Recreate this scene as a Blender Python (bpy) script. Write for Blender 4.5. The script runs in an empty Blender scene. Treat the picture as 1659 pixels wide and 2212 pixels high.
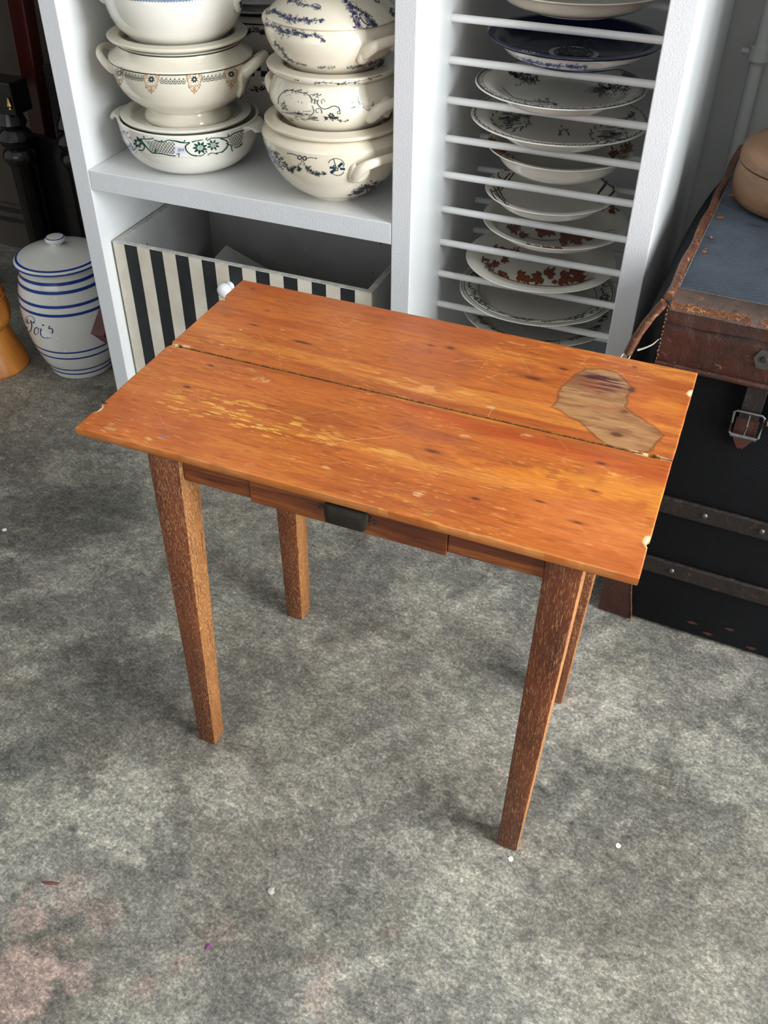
import bpy, bmesh, math, random
import numpy as np
from mathutils import Vector, Matrix

random.seed(7)
SC = bpy.context.scene
COL = SC.collection

# ------------------------------------------------------------------ camera
F_PX, PITCH, ROLL, CAM_H, HEAD = 2052.2258, 0.7034757, 0.0117570, 1.21487, 0.3777142
_c, _s = math.cos(PITCH), math.sin(PITCH)
_fw = Vector((0, _c, -_s)); _up = Vector((0, _s, _c)); _rt = Vector((1, 0, 0))
_rt, _up = (math.cos(ROLL)*_rt + math.sin(ROLL)*_up), (-math.sin(ROLL)*_rt + math.cos(ROLL)*_up)
_R = Matrix.Rotation(HEAD, 3, 'Z')
FW, UP, RT = _R @ _fw, _R @ _up, _R @ _rt
CAM = Vector((0, 0, CAM_H))
cd = bpy.data.cameras.new('camera'); co = bpy.data.objects.new('camera', cd); COL.objects.link(co)
cd.sensor_fit = 'VERTICAL'; cd.sensor_height = 36.0; cd.lens = F_PX/2212*36.0; cd.clip_start = 0.02
M = Matrix((RT, UP, -FW)).transposed().to_4x4(); M.translation = CAM
co.matrix_world = M
SC.camera = co

# ------------------------------------------------------------------ world, lights, exposure
w = bpy.data.worlds.new('daylight'); SC.world = w; w.use_nodes = True
bg = w.node_tree.nodes['Background']; bg.inputs[0].default_value = (0.75, 0.87, 1.0, 1); bg.inputs[1].default_value = 0.6
def area(name, loc, target, sx, sy, power, color):
    d = bpy.data.lights.new(name, 'AREA'); d.shape = 'RECTANGLE'; d.size = sx; d.size_y = sy; d.energy = power; d.color = color
    o = bpy.data.objects.new(name, d); COL.objects.link(o); o.location = loc
    o.rotation_euler = (Vector(target)-Vector(loc)).to_track_quat('-Z', 'Y').to_euler()
    return o
area('window_daylight_side', (1.68, 0.52, 1.20), (0.0, 0.52, 1.20), 1.0, 2.3, 160, (0.93, 0.975, 1.0))
area('window_daylight_front', (-1.15, -2.55, 1.45), (-1.15, 0.0, 1.45), 2.5, 2.1, 27, (0.97, 0.98, 1.0))
SC.view_settings.view_transform = 'Standard'; SC.view_settings.look = 'None'
SC.view_settings.gamma = 1.0; SC.view_settings.use_curve_mapping = False
SC.view_settings.exposure = -0.08

# ------------------------------------------------------------------ helpers: rays
FWn, UPn, RTn, CAMn = (np.array(v) for v in (FW, UP, RT, CAM))
def rays(px):
    px = np.asarray(px, float)
    return FWn + (px[:, :1]-829.5)/F_PX*RTn - (px[:, 1:2]-1106)/F_PX*UPn
def onz(x, y, z):
    d = rays([(x, y)])[0]; return CAMn + d*(z-CAM_H)/d[2]
def ony(x, y, Y):
    d = rays([(x, y)])[0]; return CAMn + d*Y/d[1]

# ------------------------------------------------------------------ helpers: noise in numpy
def _hash(ix, iy, seed):
    h = (ix*374761393 + iy*668265263 + seed*974634777) & 0x7fffffff
    h = ((h ^ (h >> 13))*1274126177) & 0x7fffffff
    return ((h ^ (h >> 16)) & 0xffff)/65535.0
def vn(x, y, seed=0):
    ix = np.floor(x).astype(np.int64); iy = np.floor(y).astype(np.int64); fx = x-ix; fy = y-iy
    fx = fx*fx*(3-2*fx); fy = fy*fy*(3-2*fy)
    a = _hash(ix, iy, seed); b = _hash(ix+1, iy, seed); c = _hash(ix, iy+1, seed); d = _hash(ix+1, iy+1, seed)
    return (a*(1-fx)+b*fx)*(1-fy) + (c*(1-fx)+d*fx)*fy
def fbm(x, y, seed=0, o=4):
    s = 0; a = .5; t = 0
    for i in range(o):
        s = s + a*vn(x, y, seed+i*17); t += a; a *= .5; x = x*2.03+3.1; y = y*2.03+1.7
    return s/t
def sst(a, b, x):
    t = np.clip((x-a)/(b-a), 0, 1); return t*t*(3-2*t)
def lin(c):
    c = np.asarray(c, float)/255.0
    return np.where(c <= .04045, c/12.92, ((c+.055)/1.055)**2.4)
def L4(r, g, b):
    v = lin((r, g, b)); return (float(v[0]), float(v[1]), float(v[2]), 1.0)

# ------------------------------------------------------------------ helpers: materials
class NT:
    def __init__(s, name):
        s.m = bpy.data.materials.new(name); s.m.use_nodes = True; s.t = s.m.node_tree; s.b = s.t.nodes['Principled BSDF']
        s.tc = None
    def n(s, typ, **kw):
        nd = s.t.nodes.new(typ)
        for k, v in kw.items(): setattr(nd, k, v)
        return nd
    def l(s, a, b): s.t.links.new(a, b)
    def coord(s, scale=(1, 1, 1), rot=(0, 0, 0)):
        if not s.tc: s.tc = s.n('ShaderNodeTexCoord')
        mp = s.n('ShaderNodeMapping'); mp.inputs['Scale'].default_value = scale; mp.inputs['Rotation'].default_value = rot
        s.l(s.tc.outputs['Object'], mp.inputs[0]); return mp.outputs[0]
    def noise(s, scale=5, detail=4, rough=.55, vec=(1, 1, 1), dist=0, rot=(0, 0, 0)):
        nd = s.n('ShaderNodeTexNoise'); nd.inputs['Scale'].default_value = scale; nd.inputs['Detail'].default_value = detail
        nd.inputs['Roughness'].default_value = rough; nd.inputs['Distortion'].default_value = dist
        s.l(s.coord(vec, rot), nd.inputs['Vector']); return nd.outputs['Fac']
    def voro(s, scale, feature='F1', vec=(1, 1, 1)):
        nd = s.n('ShaderNodeTexVoronoi', feature=feature); nd.inputs['Scale'].default_value = scale
        s.l(s.coord(vec), nd.inputs['Vector']); return nd.outputs['Distance']
    def wave(s, scale, vec=(1, 1, 1), rot=(0, 0, 0), dist=0, typ='BANDS', dirn='X'):
        nd = s.n('ShaderNodeTexWave', wave_type=typ); nd.inputs['Scale'].default_value = scale; nd.inputs['Distortion'].default_value = dist
        if typ == 'BANDS': nd.bands_direction = dirn
        s.l(s.coord(vec, rot), nd.inputs['Vector']); return nd.outputs['Fac']
    def ramp(s, fac, stops):
        nd = s.n('ShaderNodeValToRGB'); e = nd.color_ramp.elements
        while len(e) < len(stops): e.new(.5)
        for el, (p, c) in zip(e, stops):
            el.position = p; el.color = c if len(c) == 4 else (*c, 1)
        s.l(fac, nd.inputs[0]); return nd.outputs[0]
    def mask(s, fac, a, b):
        nd = s.n('ShaderNodeMapRange'); nd.inputs[1].default_value = a; nd.inputs[2].default_value = b
        nd.interpolation_type = 'SMOOTHSTEP'; s.l(fac, nd.inputs[0]); return nd.outputs[0]
    def mix(s, fac, a, b, mode='MIX'):
        nd = s.n('ShaderNodeMix', data_type='RGBA', blend_type=mode)
        for inp, v in ((nd.inputs[0], fac), (nd.inputs[6], a), (nd.inputs[7], b)):
            if isinstance(v, (int, float)): inp.default_value = v
            elif isinstance(v, tuple): inp.default_value = v
            else: s.l(v, inp)
        return nd.outputs[2]
    def math(s, op, a, b):
        nd = s.n('ShaderNodeMath', operation=op)
        for inp, v in ((nd.inputs[0], a), (nd.inputs[1], b)):
            if isinstance(v, (int, float)): inp.default_value = v
            else: s.l(v, inp)
        return nd.outputs[0]
    def attr(s, name):
        nd = s.n('ShaderNodeAttribute'); nd.attribute_name = name; return nd
    def bump(s, h, strength=.3, dist=.001, chain=None):
        nd = s.n('ShaderNodeBump'); nd.inputs['Strength'].default_value = strength; nd.inputs['Distance'].default_value = dist
        s.l(h, nd.inputs['Height'])
        if chain: s.l(chain, nd.inputs['Normal'])
        s.l(nd.outputs[0], s.b.inputs['Normal']); return nd.outputs[0]
    def base(s, v):
        if isinstance(v, tuple): s.b.inputs['Base Color'].default_value = v
        else: s.l(v, s.b.inputs['Base Color'])
    def rough(s, v):
        if isinstance(v, (int, float)): s.b.inputs['Roughness'].default_value = v
        else: s.l(v, s.b.inputs['Roughness'])
    def set(s, k, v): s.b.inputs[k].default_value = v

MAT = {}
def simple(key, col, rough=.5, var=.12, scale=8, bump=0, bscale=60, metal=0, vec=(1, 1, 1), coat=0):
    t = NT(key)
    c = tuple(col[:3])
    t.base(t.ramp(t.noise(scale, 5, .6, vec), [(.3, tuple(x*(1-var) for x in c)), (.7, tuple(min(1, x*(1+var)) for x in c))]))
    t.rough(rough); t.set('Metallic', metal)
    if coat: t.set('Coat Weight', coat); t.set('Coat Roughness', .05)
    if bump: t.bump(t.noise(bscale, 4, .6, vec), bump, .001)
    MAT[key] = t.m; return t.m

# white painted joinery: roller-textured fronts, smoother panels
def paint_mat(key, col, bump, bscale, rough):
    t = NT(key)
    n1 = t.noise(3, 5, .6); sp = t.voro(55)
    c = t.mix(t.mask(n1, .35, .75), tuple(x*.93 for x in col[:3])+(1,), col)
    c = t.mix(t.mask(sp, .035, .02), c, L4(120, 115, 105))
    t.base(c); t.rough(rough)
    t.bump(t.noise(bscale, 3, .55, (1, 1, .75)), bump, .0015)
    MAT[key] = t.m
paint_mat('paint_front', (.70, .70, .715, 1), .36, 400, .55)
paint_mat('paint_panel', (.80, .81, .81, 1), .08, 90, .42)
simple('paint_rod', (.78, .78, .77), .4, .04, 40)
simple('wall_paint', (.50, .50, .485), .7, .05, 4, .1, 120)
simple('wall_room', (.62, .62, .60), .8, .04, 2)
simple('wall_brown_dimmed', (.075, .056, .044), .8, .1, 2)  # dimness of the left corner is put into this dark brown
simple('ceiling_paint', (.75, .75, .73), .85, .03, 2)
simple('groove_dark', (.012, .011, .010), .7, .1, 10)

# concrete floor
t = NT('concrete')
at = t.attr('Col')
n_f = t.noise(210, 5, .75); n_m = t.noise(34, 9, .80, (1, 1, 1), .5); n_g = t.noise(75, 7, .8, (1, 1.6, 1), .8, (0, 0, .5))
c = t.mix(1.0, at.outputs['Color'], t.ramp(n_m, [(.30, (.36, .365, .36, 1)), (.45, (.64, .645, .64, 1)), (.55, (.84, .84, .82, 1)), (.68, (1.30, 1.28, 1.21, 1))]), 'MULTIPLY')
c = t.mix(1.0, c, t.ramp(n_g, [(.32, (.50, .50, .50, 1)), (.5, (1, 1, 1, 1)), (.67, (1.6, 1.58, 1.52, 1))]), 'MULTIPLY')
c = t.mix(1.0, c, t.ramp(n_f, [(.32, (.48, .48, .48, 1)), (.51, (1, 1, 1, 1)), (.68, (1.75, 1.73, 1.68, 1))]), 'MULTIPLY')
sp = t.voro(240)
c = t.mix(t.math('MULTIPLY', t.math('MULTIPLY', t.mask(sp, .22, .12), t.mask(t.noise(14, 3), .45, .6)), .45), c, L4(214, 212, 200))
spd = t.voro(37)
c = t.mix(t.math('MULTIPLY', t.mask(spd, .05, .03), .6), c, L4(52, 50, 46))
scr = t.noise(70, 3, .5, (1, 9, 1), 0, (0, 0, .6))
c = t.mix(t.math('MULTIPLY', t.mask(scr, .68, .74), .4), c, L4(200, 196, 182))
t.base(c)
t.rough(t.ramp(n_m, [(.3, (.42, .42, .42, 1)), (.7, (.62, .62, .62, 1))]))
t.bump(n_f, .25, .0006)
MAT['concrete'] = t.m

# table wood: the colour map is computed per vertex, the shader adds the finest grain
t = NT('table_wood')
at = t.attr('Col')
g = t.noise(900, 3, .6, (.06, 1, 1)); g2 = t.noise(260, 4, .6, (.12, 1, 1), .3)
c = t.mix(1.0, at.outputs['Color'], t.ramp(g, [(.3, (.86, .82, .78, 1)), (.6, (1.04, 1.04, 1.04, 1))]), 'MULTIPLY')
c = t.mix(1.0, c, t.ramp(g2, [(.3, (.86, .82, .78, 1)), (.55, (1, 1, 1, 1)), (.75, (1.12, 1.16, 1.2, 1))]), 'MULTIPLY')
c = t.mix(1.0, c, (1.06, 1.0, .92, 1), 'MULTIPLY')
t.base(c); t.rough(t.ramp(t.noise(40, 4, .6, (.4, 1, 1)), [(.3, (.28, .28, .28, 1)), (.7, (.46, .46, .46, 1))]))
t.bump(g2, .12, .0005)
MAT['table_wood'] = t.m

def limed(key, dark, mid, fleck, lo=.56, hi=.62, vec=(1, 1, .11)):
    t = NT(key)
    a = t.noise(28, 4, .6, (1, 1, .25)); f = t.noise(1500, 2, .55, vec, .6); f2 = t.noise(330, 3, .5, (1, 1, .06), .7)
    c = t.ramp(a, [(.3, dark), (.7, mid)])
    zone = t.mask(t.noise(9, 3, .5, (1, 1, .4)), .30, .55)
    c = t.mix(t.math('MULTIPLY', t.mask(f, lo, hi), t.math('ADD', t.math('MULTIPLY', zone, .6), .3)), c, fleck)
    c = t.mix(t.math('MULTIPLY', t.mask(f2, .60, .68), .55), c, tuple(x*.35 for x in dark[:3])+(1,))
    t.base(c); t.rough(.5); t.bump(f, .35, .0006)
    MAT[key] = t.m
limed('leg_wood', L4(92, 44, 22), L4(128, 66, 34), L4(188, 140, 94), .56, .62)
limed('leg_wood_pale', L4(112, 66, 34), L4(164, 106, 58), L4(208, 168, 116), .53, .60)
limed('leg_wood_dark', L4(74, 33, 13), L4(112, 54, 23), L4(172, 122, 78), .57, .63, (.9, .9, .06))
limed('leg_wood_worn_lit', L4(118, 66, 30), L4(172, 108, 54), L4(208, 164, 106), .54, .61)  # worn finish, with window light also put into the paler colour
t = NT('apron_wood')
wv = t.noise(60, 4, .5, (.08, 1, 1), 1.6); nz = t.noise(300, 4, .6, (.06, 1, 1))
c = t.ramp(wv, [(.32, L4(88, 40, 16)), (.5, L4(126, 64, 28)), (.68, L4(152, 86, 40))])
c = t.mix(1.0, c, t.ramp(nz, [(.3, (.7, .66, .62, 1)), (.65, (1.1, 1.1, 1.1, 1))]), 'MULTIPLY')
t.base(c); t.rough(.45); t.bump(nz, .2, .0006); MAT['apron_wood'] = t.m
simple('brass_dark', (.03, .024, .017), .5, .35, 60, .3, 200, .6)
simple('hole_dark', (.01, .008, .006), .8)
simple('putty', (.55, .46, .24), .8, .35, 90, .4, 300)
simple('chip_pale', (.72, .60, .42), .7, .2, 120)

# ceramics
def ceramic(key, col, var=.06, rough=.07):
    t = NT(key); c = tuple(col[:3])
    n = t.noise(7, 4, .6); cr = t.noise(34, 4, .65)
    a = t.ramp(n, [(.3, tuple(x*(1-var)*k for x, k in zip(c, (1, .985, .94)))), (.7, c)])
    a = t.mix(t.math('MULTIPLY', t.mask(cr, .66, .80), .22), a, L4(190, 160, 110))
    t.base(a); t.rough(rough); t.set('IOR', 1.5); t.set('Coat Weight', .35); t.set('Coat Roughness', .04)
    MAT[key] = t.m
ceramic('cream', (.80, .74, .62)); ceramic('cream_warm', (.78, .71, .575)); ceramic('cream_white', (.82, .79, .715))
ceramic('plate_white', (.78, .75, .68)); ceramic('jar_white', (.80, .80, .775), .03, .1); ceramic('navy_glaze', (.012, .018, .07), .2, .12)
def ink(key, r, g, b, var=.4, rough=.22):
    t = NT(key); c = L4(r, g, b)
    t.base(t.ramp(t.noise(180, 3, .6), [(.3, tuple(x*(1-var) for x in c[:3])), (.7, tuple(min(1, x*(1+var)) for x in c[:3]))]))
    t.rough(rough); MAT[key] = t.m
ink('ink_navy', 42, 50, 92); ink('ink_blue', 26, 60, 140, .15, .12); ink('ink_green', 14, 72, 62); ink('ink_greenblack', 38, 54, 50)
ink('ink_gold', 186, 132, 72); ink('ink_charcoal', 44, 52, 58); ink('ink_teal', 62, 98, 96); ink('ink_grey', 148, 142, 128, .2)
ink('ink_brown', 124, 68, 42); ink('ink_maroon', 70, 22, 26); ink('ink_black', 22, 22, 26); ink('ink_greygreen', 82, 94, 84)
ink('ink_slate', 120, 138, 162, .3); ink('ink_white', 205, 208, 215, .1); ink('ink_torch', 30, 58, 74); ink('ink_violet', 128, 128, 160, .2)
simple('sticker', (.66, .64, .78), .6, .05, 30)
simple('chip_white', (.88, .87, .84), .35, .05, 200)

# striped box
t = NT('striped_card')
sx = t.n('ShaderNodeSeparateXYZ'); t.l(t.coord(), sx.inputs[0])
wob = t.math('MULTIPLY', t.math('SUBTRACT', t.noise(6, 3), .5), .0018)
fr = t.math('FRACT', t.math('DIVIDE', t.math('ADD', t.math('SUBTRACT', sx.outputs[0], 0.0262), wob), 0.0557), 0)
st = t.math('MULTIPLY', t.math('LESS_THAN', fr, .5), t.math('GREATER_THAN', sx.outputs[0], .02))
st = t.math('MULTIPLY', st, t.math('LESS_THAN', sx.outputs[0], .506))
pale = t.ramp(t.noise(14, 6, .65), [(.3, L4(196, 186, 168)), (.7, L4(224, 217, 202))])
blk = t.ramp(t.noise(30, 5, .6), [(.3, L4(18, 20, 22)), (.75, L4(34, 37, 40))])
t.base(t.mix(st, pale, blk)); t.rough(.6); t.bump(t.noise(60, 4), .12, .001); MAT['striped_card'] = t.m
t = NT('box_grey')
nn = t.noise(10, 6, .65); sp = t.voro(24)
c = t.ramp(nn, [(.3, (.42, .42, .40, 1)), (.7, (.53, .53, .51, 1))])
c = t.mix(t.mask(sp, .07, .03), c, L4(45, 42, 38)); t.base(c); t.rough(.65); t.bump(nn, .1, .001); MAT['box_grey'] = t.m
simple('box_rim', (.55, .53, .48), .7, .25, 70, .4, 160)
simple('paper_white', (.62, .61, .58), .7, .04, 5)
simple('porcelain', (.85, .86, .88), .08, .02, 5, coat=.5)

# trunk
def twill(key, a, b, scale, rot, rough=.7, spec=.4):
    t = NT(key)
    w1 = t.math('MULTIPLY', t.wave(scale, (1, 1, 1), rot, 1.2, 'BANDS', 'X'), t.math('ADD', t.noise(260, 2, .5), .5)); w2 = t.noise(700, 2, .6); n = t.noise(7, 5, .65)
    c = t.ramp(w1, [(.2, a), (.8, b)])
    c = t.mix(1.0, c, t.ramp(n, [(.3, (.55, .56, .6, 1)), (.7, (1.25, 1.25, 1.25, 1))]), 'MULTIPLY')
    c = t.mix(t.math('MULTIPLY', t.mask(t.noise(18, 5, .7), .56, .72), .5), c, tuple(x*.35 for x in a[:3])+(1,))
    t.base(c); t.rough(rough); t.set('Specular IOR Level', spec); t.bump(t.math('ADD', w1, t.math('MULTIPLY', w2, .5)), .5 if spec > .3 else .25, .0008); MAT[key] = t.m
twill('canvas_blue', L4(32, 38, 46), L4(98, 108, 120), 100, (0, 0, 1.25))
twill('canvas_black', (.0016, .0016, .0020, 1), (.0050, .0054, .0066, 1), 75, (0, .95, 0), .75, .18)
def leather(key, dark, mid, worn, wear=.62, rough=.42):
    t = NT(key)
    n = t.noise(16, 6, .65); f = t.noise(90, 5, .7, (1, 1, 1), .8); cr = t.noise(42, 6, .75, (1, 1, .8), 2.2)
    c = t.ramp(n, [(.28, dark), (.72, mid)])
    c = t.mix(t.mask(f, wear, wear+.12), c, worn)
    c = t.mix(t.math('MULTIPLY', t.mask(cr, .44, .36), .7), c, tuple(x*.3 for x in dark[:3])+(1,))
    t.base(c); t.rough(rough); t.bump(t.math('ADD', cr, t.math('MULTIPLY', f, .5)), .7, .002); MAT[key] = t.m
leather('leather_brown', L4(36, 15, 9), L4(72, 32, 18), L4(134, 76, 44), .62)
leather('leather_border', L4(64, 48, 42), L4(104, 82, 72), L4(150, 92, 52), .60, .6)
leather('leather_pipe', L4(70, 38, 24), L4(120, 74, 50), L4(176, 122, 88), .55)
leather('leather_dark', L4(14, 10, 8), L4(32, 20, 14), L4(84, 44, 22), .58)
leather('leather_worn', L4(104, 58, 28), L4(168, 100, 50), L4(212, 152, 92), .5, .8)
simple('stitch', (.34, .30, .26), .8, .3, 200)
simple('thread_pale', (.66, .60, .50), .8, .2, 200)
simple('rivet', (.10, .09, .085), .45, .3, 90, 0, 60, .8)
simple('buckle_steel', (.20, .20, .205), .35, .2, 60, 0, 60, .9)
t = NT('hatbox_wood')
n = t.noise(9, 5, .6, (1, 1, 2.5)); n2 = t.noise(60, 4, .6, (1, 1, 3)); sp = t.voro(30)
c = t.ramp(n, [(.3, L4(112, 84, 62)), (.7, L4(146, 112, 84))])
c = t.mix(1.0, c, t.ramp(n2, [(.3, (.88, .86, .85, 1)), (.7, (1.06, 1.06, 1.06, 1))]), 'MULTIPLY')
c = t.mix(t.mask(sp, .05, .02), c, L4(70, 46, 32)); t.base(c); t.rough(.42); MAT['hatbox_wood'] = t.m

# mortar, dark furniture
t = NT('mortar_wood')
wv = t.wave(5, (1, 1, .35), (.2, .5, 0), 5, 'BANDS', 'X'); n = t.noise(16, 5, .65, (1, 1, .3), .6); cr = t.noise(34, 3, .5, (1, 1, .12), .4, (.25, .1, 0))
c = t.ramp(n, [(.28, L4(150, 82, 26)), (.5, L4(198, 122, 46)), (.75, L4(226, 156, 76))])
c = t.mix(t.math('MULTIPLY', t.mask(wv, .7, .95), .35), c, L4(160, 84, 24))
c = t.mix(t.mask(cr, .70, .74), c, L4(74, 36, 12)); t.base(c); t.rough(.38); t.bump(cr, .15, .001); MAT['mortar_wood'] = t.m
simple('black_lacquer', (.006, .005, .005), .22, .3, 20)
simple('mahogany', (.055, .008, .006), .3, .4, 30, 0, 60, 0, (1, 1, .1))
simple('black_board', (.006, .004, .004), .5, .3, 10)
simple('gilt', (.62, .40, .12), .35, .3, 80, 0, 60, .9)
simple('tray_brown', (.10, .03, .025), .4, .3, 30, 0, 60, 0, (1, 1, .2))
simple('tray_lining', (.36, .33, .34), .6, .15, 30)
simple('splinter_wood', (.17, .06, .04), .7, .3, 200)
simple('petal', (.24, .05, .22), .6, .2, 300)
simple('paper_dot', (.74, .73, .70), .7, .05, 100)
simple('stone', (.5, .48, .45), .8, .2, 200)
simple('window_frame_paint', (.6, .6, .6), .5, .05, 10)

# ------------------------------------------------------------------ helpers: objects
ORG = {}
def finish(me, mat, smooth=None):
    if mat:
        for m in (mat if isinstance(mat, (list, tuple)) else [mat]): me.materials.append(MAT[m])
    if smooth is not None:
        me.polygons.foreach_set('use_smooth', [True]*len(me.polygons)); me.set_sharp_from_angle(angle=math.radians(smooth))
def link(name, me, parent=None, org=None):
    o = bpy.data.objects.new(name, me); COL.objects.link(o)
    if parent is not None:
        g = ORG[parent]; o.parent = parent
    else:
        g = Vector(org) if org is not None else Vector((0, 0, 0)); o.location = g
    ORG[o] = g
    if me is not None and g.length > 0: me.transform(Matrix.Translation(-g))
    return o
def obj(name, bm, mat, parent=None, org=None, smooth=None):
    me = bpy.data.meshes.new(name); bm.normal_update(); bm.to_mesh(me); bm.free(); finish(me, mat, smooth)
    return link(name, me, parent, org)
def pyobj(name, V, Fc, mat, parent=None, org=None, smooth=None):
    me = bpy.data.meshes.new(name); me.from_pydata([tuple(v) for v in V], [], Fc); me.update(); finish(me, mat, smooth)
    return link(name, me, parent, org)
def tag(o, label=None, cat=None, group=None, kind=None):
    if label: o['label'] = label
    if cat: o['category'] = cat
    if group: o['group'] = group
    if kind: o['kind'] = kind
    return o
def thing(name, label, cat, loc, group=None):
    o = bpy.data.objects.new(name, None); COL.objects.link(o); o.location = loc; o.empty_display_size = .05; ORG[o] = Vector(loc)
    return tag(o, label, cat, group)
def box(bm, x0, x1, y0, y1, z0, z1, bev=0, seg=1, mi=0):
    vs = [bm.verts.new(p) for p in ((x0, y0, z0), (x1, y0, z0), (x1, y1, z0), (x0, y1, z0), (x0, y0, z1), (x1, y0, z1), (x1, y1, z1), (x0, y1, z1))]
    fs = [bm.faces.new([vs[i] for i in q]) for q in ((3, 2, 1, 0), (4, 5, 6, 7), (0, 1, 5, 4), (1, 2, 6, 5), (2, 3, 7, 6), (3, 0, 4, 7))]
    for f in fs: f.material_index = mi
    if bev:
        es = list({e for f in fs for e in f.edges})
        bmesh.ops.bevel(bm, geom=es, offset=bev, segments=seg, affect='EDGES', profile=.5)
    return vs
def BM(*boxes):
    bm = bmesh.new()
    for b in boxes: box(bm, *b)
    return bm
def hexa(bm, bot, top, bev=0, seg=2):
    vs = [bm.verts.new(p) for p in list(bot)+list(top)]
    fs = [bm.faces.new([vs[i] for i in q]) for q in ((3, 2, 1, 0), (4, 5, 6, 7), (0, 1, 5, 4), (1, 2, 6, 5), (2, 3, 7, 6), (3, 0, 4, 7))]
    if bev: bmesh.ops.bevel(bm, geom=list({e for f in fs for e in f.edges}), offset=bev, segments=seg, affect='EDGES', profile=.5)
def lathe(prof, X, Y, n=96, close=False, wob=None):
    V = []; Fc = []; rows = []
    for r, z in prof:
        if r < 1e-6: rows.append([len(V)]); V.append((X, Y, z)); continue
        row = []
        for i in range(n):
            a = 2*math.pi*i/n; rr = r; zz = z
            if wob: rr, zz = wob(r, z, a)
            row.append(len(V)); V.append((X+rr*math.cos(a), Y+rr*math.sin(a), zz))
        rows.append(row)
    for a, b in zip(rows[:-1], rows[1:]):
        for i in range(n):
            j = (i+1) % n
            if len(a) == 1 and len(b) == 1: break
            if len(a) == 1: Fc.append((a[0], b[j], b[i]))
            elif len(b) == 1: Fc.append((a[i], a[j], b[0]))
            else: Fc.append((a[i], a[j], b[j], b[i]))
    return V, Fc
def spline(pts, k=6):
    P = [pts[0]]+list(pts)+[pts[-1]]; out = []
    for i in range(1, len(P)-2):
        p0, p1, p2, p3 = (np.array(P[i+d], float) for d in (-1, 0, 1, 2))
        for j in range(k):
            t = j/k
            out.append(tuple(.5*((2*p1)+(-p0+p2)*t+(2*p0-5*p1+4*p2-p3)*t*t+(-p0+3*p1-3*p2+p3)*t**3)))
    out.append(tuple(pts[-1])); return out
def tube(path, rad, n=10, flat=1.0, updir=(0, 0, 1)):
    P = [Vector(p) for p in path]; V = []; Fc = []
    for i, p in enumerate(P):
        tg = (P[min(i+1, len(P)-1)]-P[max(i-1, 0)]).normalized()
        u = Vector(updir); u = (u-tg*u.dot(tg)); u = u.normalized() if u.length > 1e-4 else tg.orthogonal().normalized()
        s = tg.cross(u); r = rad[i] if isinstance(rad, (list, tuple, np.ndarray)) else rad
        for k in range(n):
            a = 2*math.pi*k/n; V.append(tuple(p+u*(math.cos(a)*r)+s*(math.sin(a)*r*flat)))
    for i in range(len(P)-1):
        for k in range(n):
            m = (k+1) % n; Fc.append((i*n+k, i*n+m, (i+1)*n+m, (i+1)*n+k))
    Fc.append(tuple(range(n))[::-1]); Fc.append(tuple((len(P)-1)*n+k for k in range(n)))
    return V, Fc
def join(*vf):
    V = []; Fc = []
    for v, f in vf:
        o = len(V); V += list(v); Fc += [tuple(i+o for i in q) for q in f]
    return V, Fc
def grid_mesh(name, X, Y, Z, col):
    ny, nx = X.shape; me = bpy.data.meshes.new(name)
    co_ = np.stack([X, Y, Z], -1).reshape(-1, 3).astype(np.float32)
    idx = np.arange(ny*nx).reshape(ny, nx)
    q = np.stack([idx[:-1, :-1], idx[:-1, 1:], idx[1:, 1:], idx[1:, :-1]], -1).reshape(-1, 4)
    return me, co_, q
def build_np(me, co_, quads, extra_faces=()):
    nq = len(quads); me.vertices.add(len(co_)); me.vertices.foreach_set('co', co_.ravel())
    nl = nq*4+sum(len(f) for f in extra_faces)
    me.loops.add(nl); me.polygons.add(nq+len(extra_faces))
    li = list(quads.ravel()); st = list(range(0, nq*4, 4)); p = nq*4
    for f in extra_faces: li += list(f); st.append(p); p += len(f)
    me.loops.foreach_set('vertex_index', np.array(li, np.int32)); me.polygons.foreach_set('loop_start', np.array(st, np.int32))
    me.update(calc_edges=True); me.validate()
def set_col(me, col):
    a = me.color_attributes.new('Col', 'FLOAT_COLOR', 'POINT')
    c = np.ones((len(me.vertices), 4), np.float32); c[:, :3] = col; a.data.foreach_set('color', c.ravel())

# ------------------------------------------------------------------ prints: flat shapes laid onto curved surfaces
class LatheMap:                                   # outside wall of a turned vessel
    def __init__(s, X, Y, outer):
        s.X, s.Y = X, Y; o = sorted(outer, key=lambda p: p[1]); s.r = np.array([p[0] for p in o]); s.z = np.array([p[1] for p in o])
    def R(s, z): return np.interp(z, s.z, s.r)
    def off(s, th, z, e=.0005):
        r = s.R(z); dr = (s.R(z+.001)-s.R(z-.001))/.002; k = 1/np.sqrt(1+dr*dr)
        return np.stack([s.X+(r+e*k)*np.cos(th), s.Y+(r+e*k)*np.sin(th), z-e*k*dr], -1)
    def px(s, P, e=.0005):
        d = rays(P); tt = np.linspace(.9, 2.6, 900); Q = CAMn+d[:, None, :]*tt[None, :, None]
        f = np.hypot(Q[..., 0]-s.X, Q[..., 1]-s.Y)-s.R(Q[..., 2]); f = np.where((Q[..., 2] < s.z[0]) | (Q[..., 2] > s.z[-1]), 1, f)
        i = np.argmax(f < 0, axis=1); ok = (f < 0).any(1)
        i = np.maximum(i, 1); r_ = np.arange(len(P)); f0 = f[r_, i-1]; f1 = f[r_, i]
        u = np.clip(f0/(f0-f1+1e-9), 0, 1)
        H = Q[r_, i-1]*(1-u[:, None])+Q[r_, i]*u[:, None]
        th = np.arctan2(H[:, 1]-s.Y, H[:, 0]-s.X)
        return s.off(th, H[:, 2], e), ok
    def band(s, P, th0=0.0, z0=0.0):
        P = np.asarray(P, float); z = z0+P[:, 1]; th = th0+P[:, 0]/s.R(np.full(len(P), z0)); return s.off(th, z), np.ones(len(P), bool)
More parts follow.
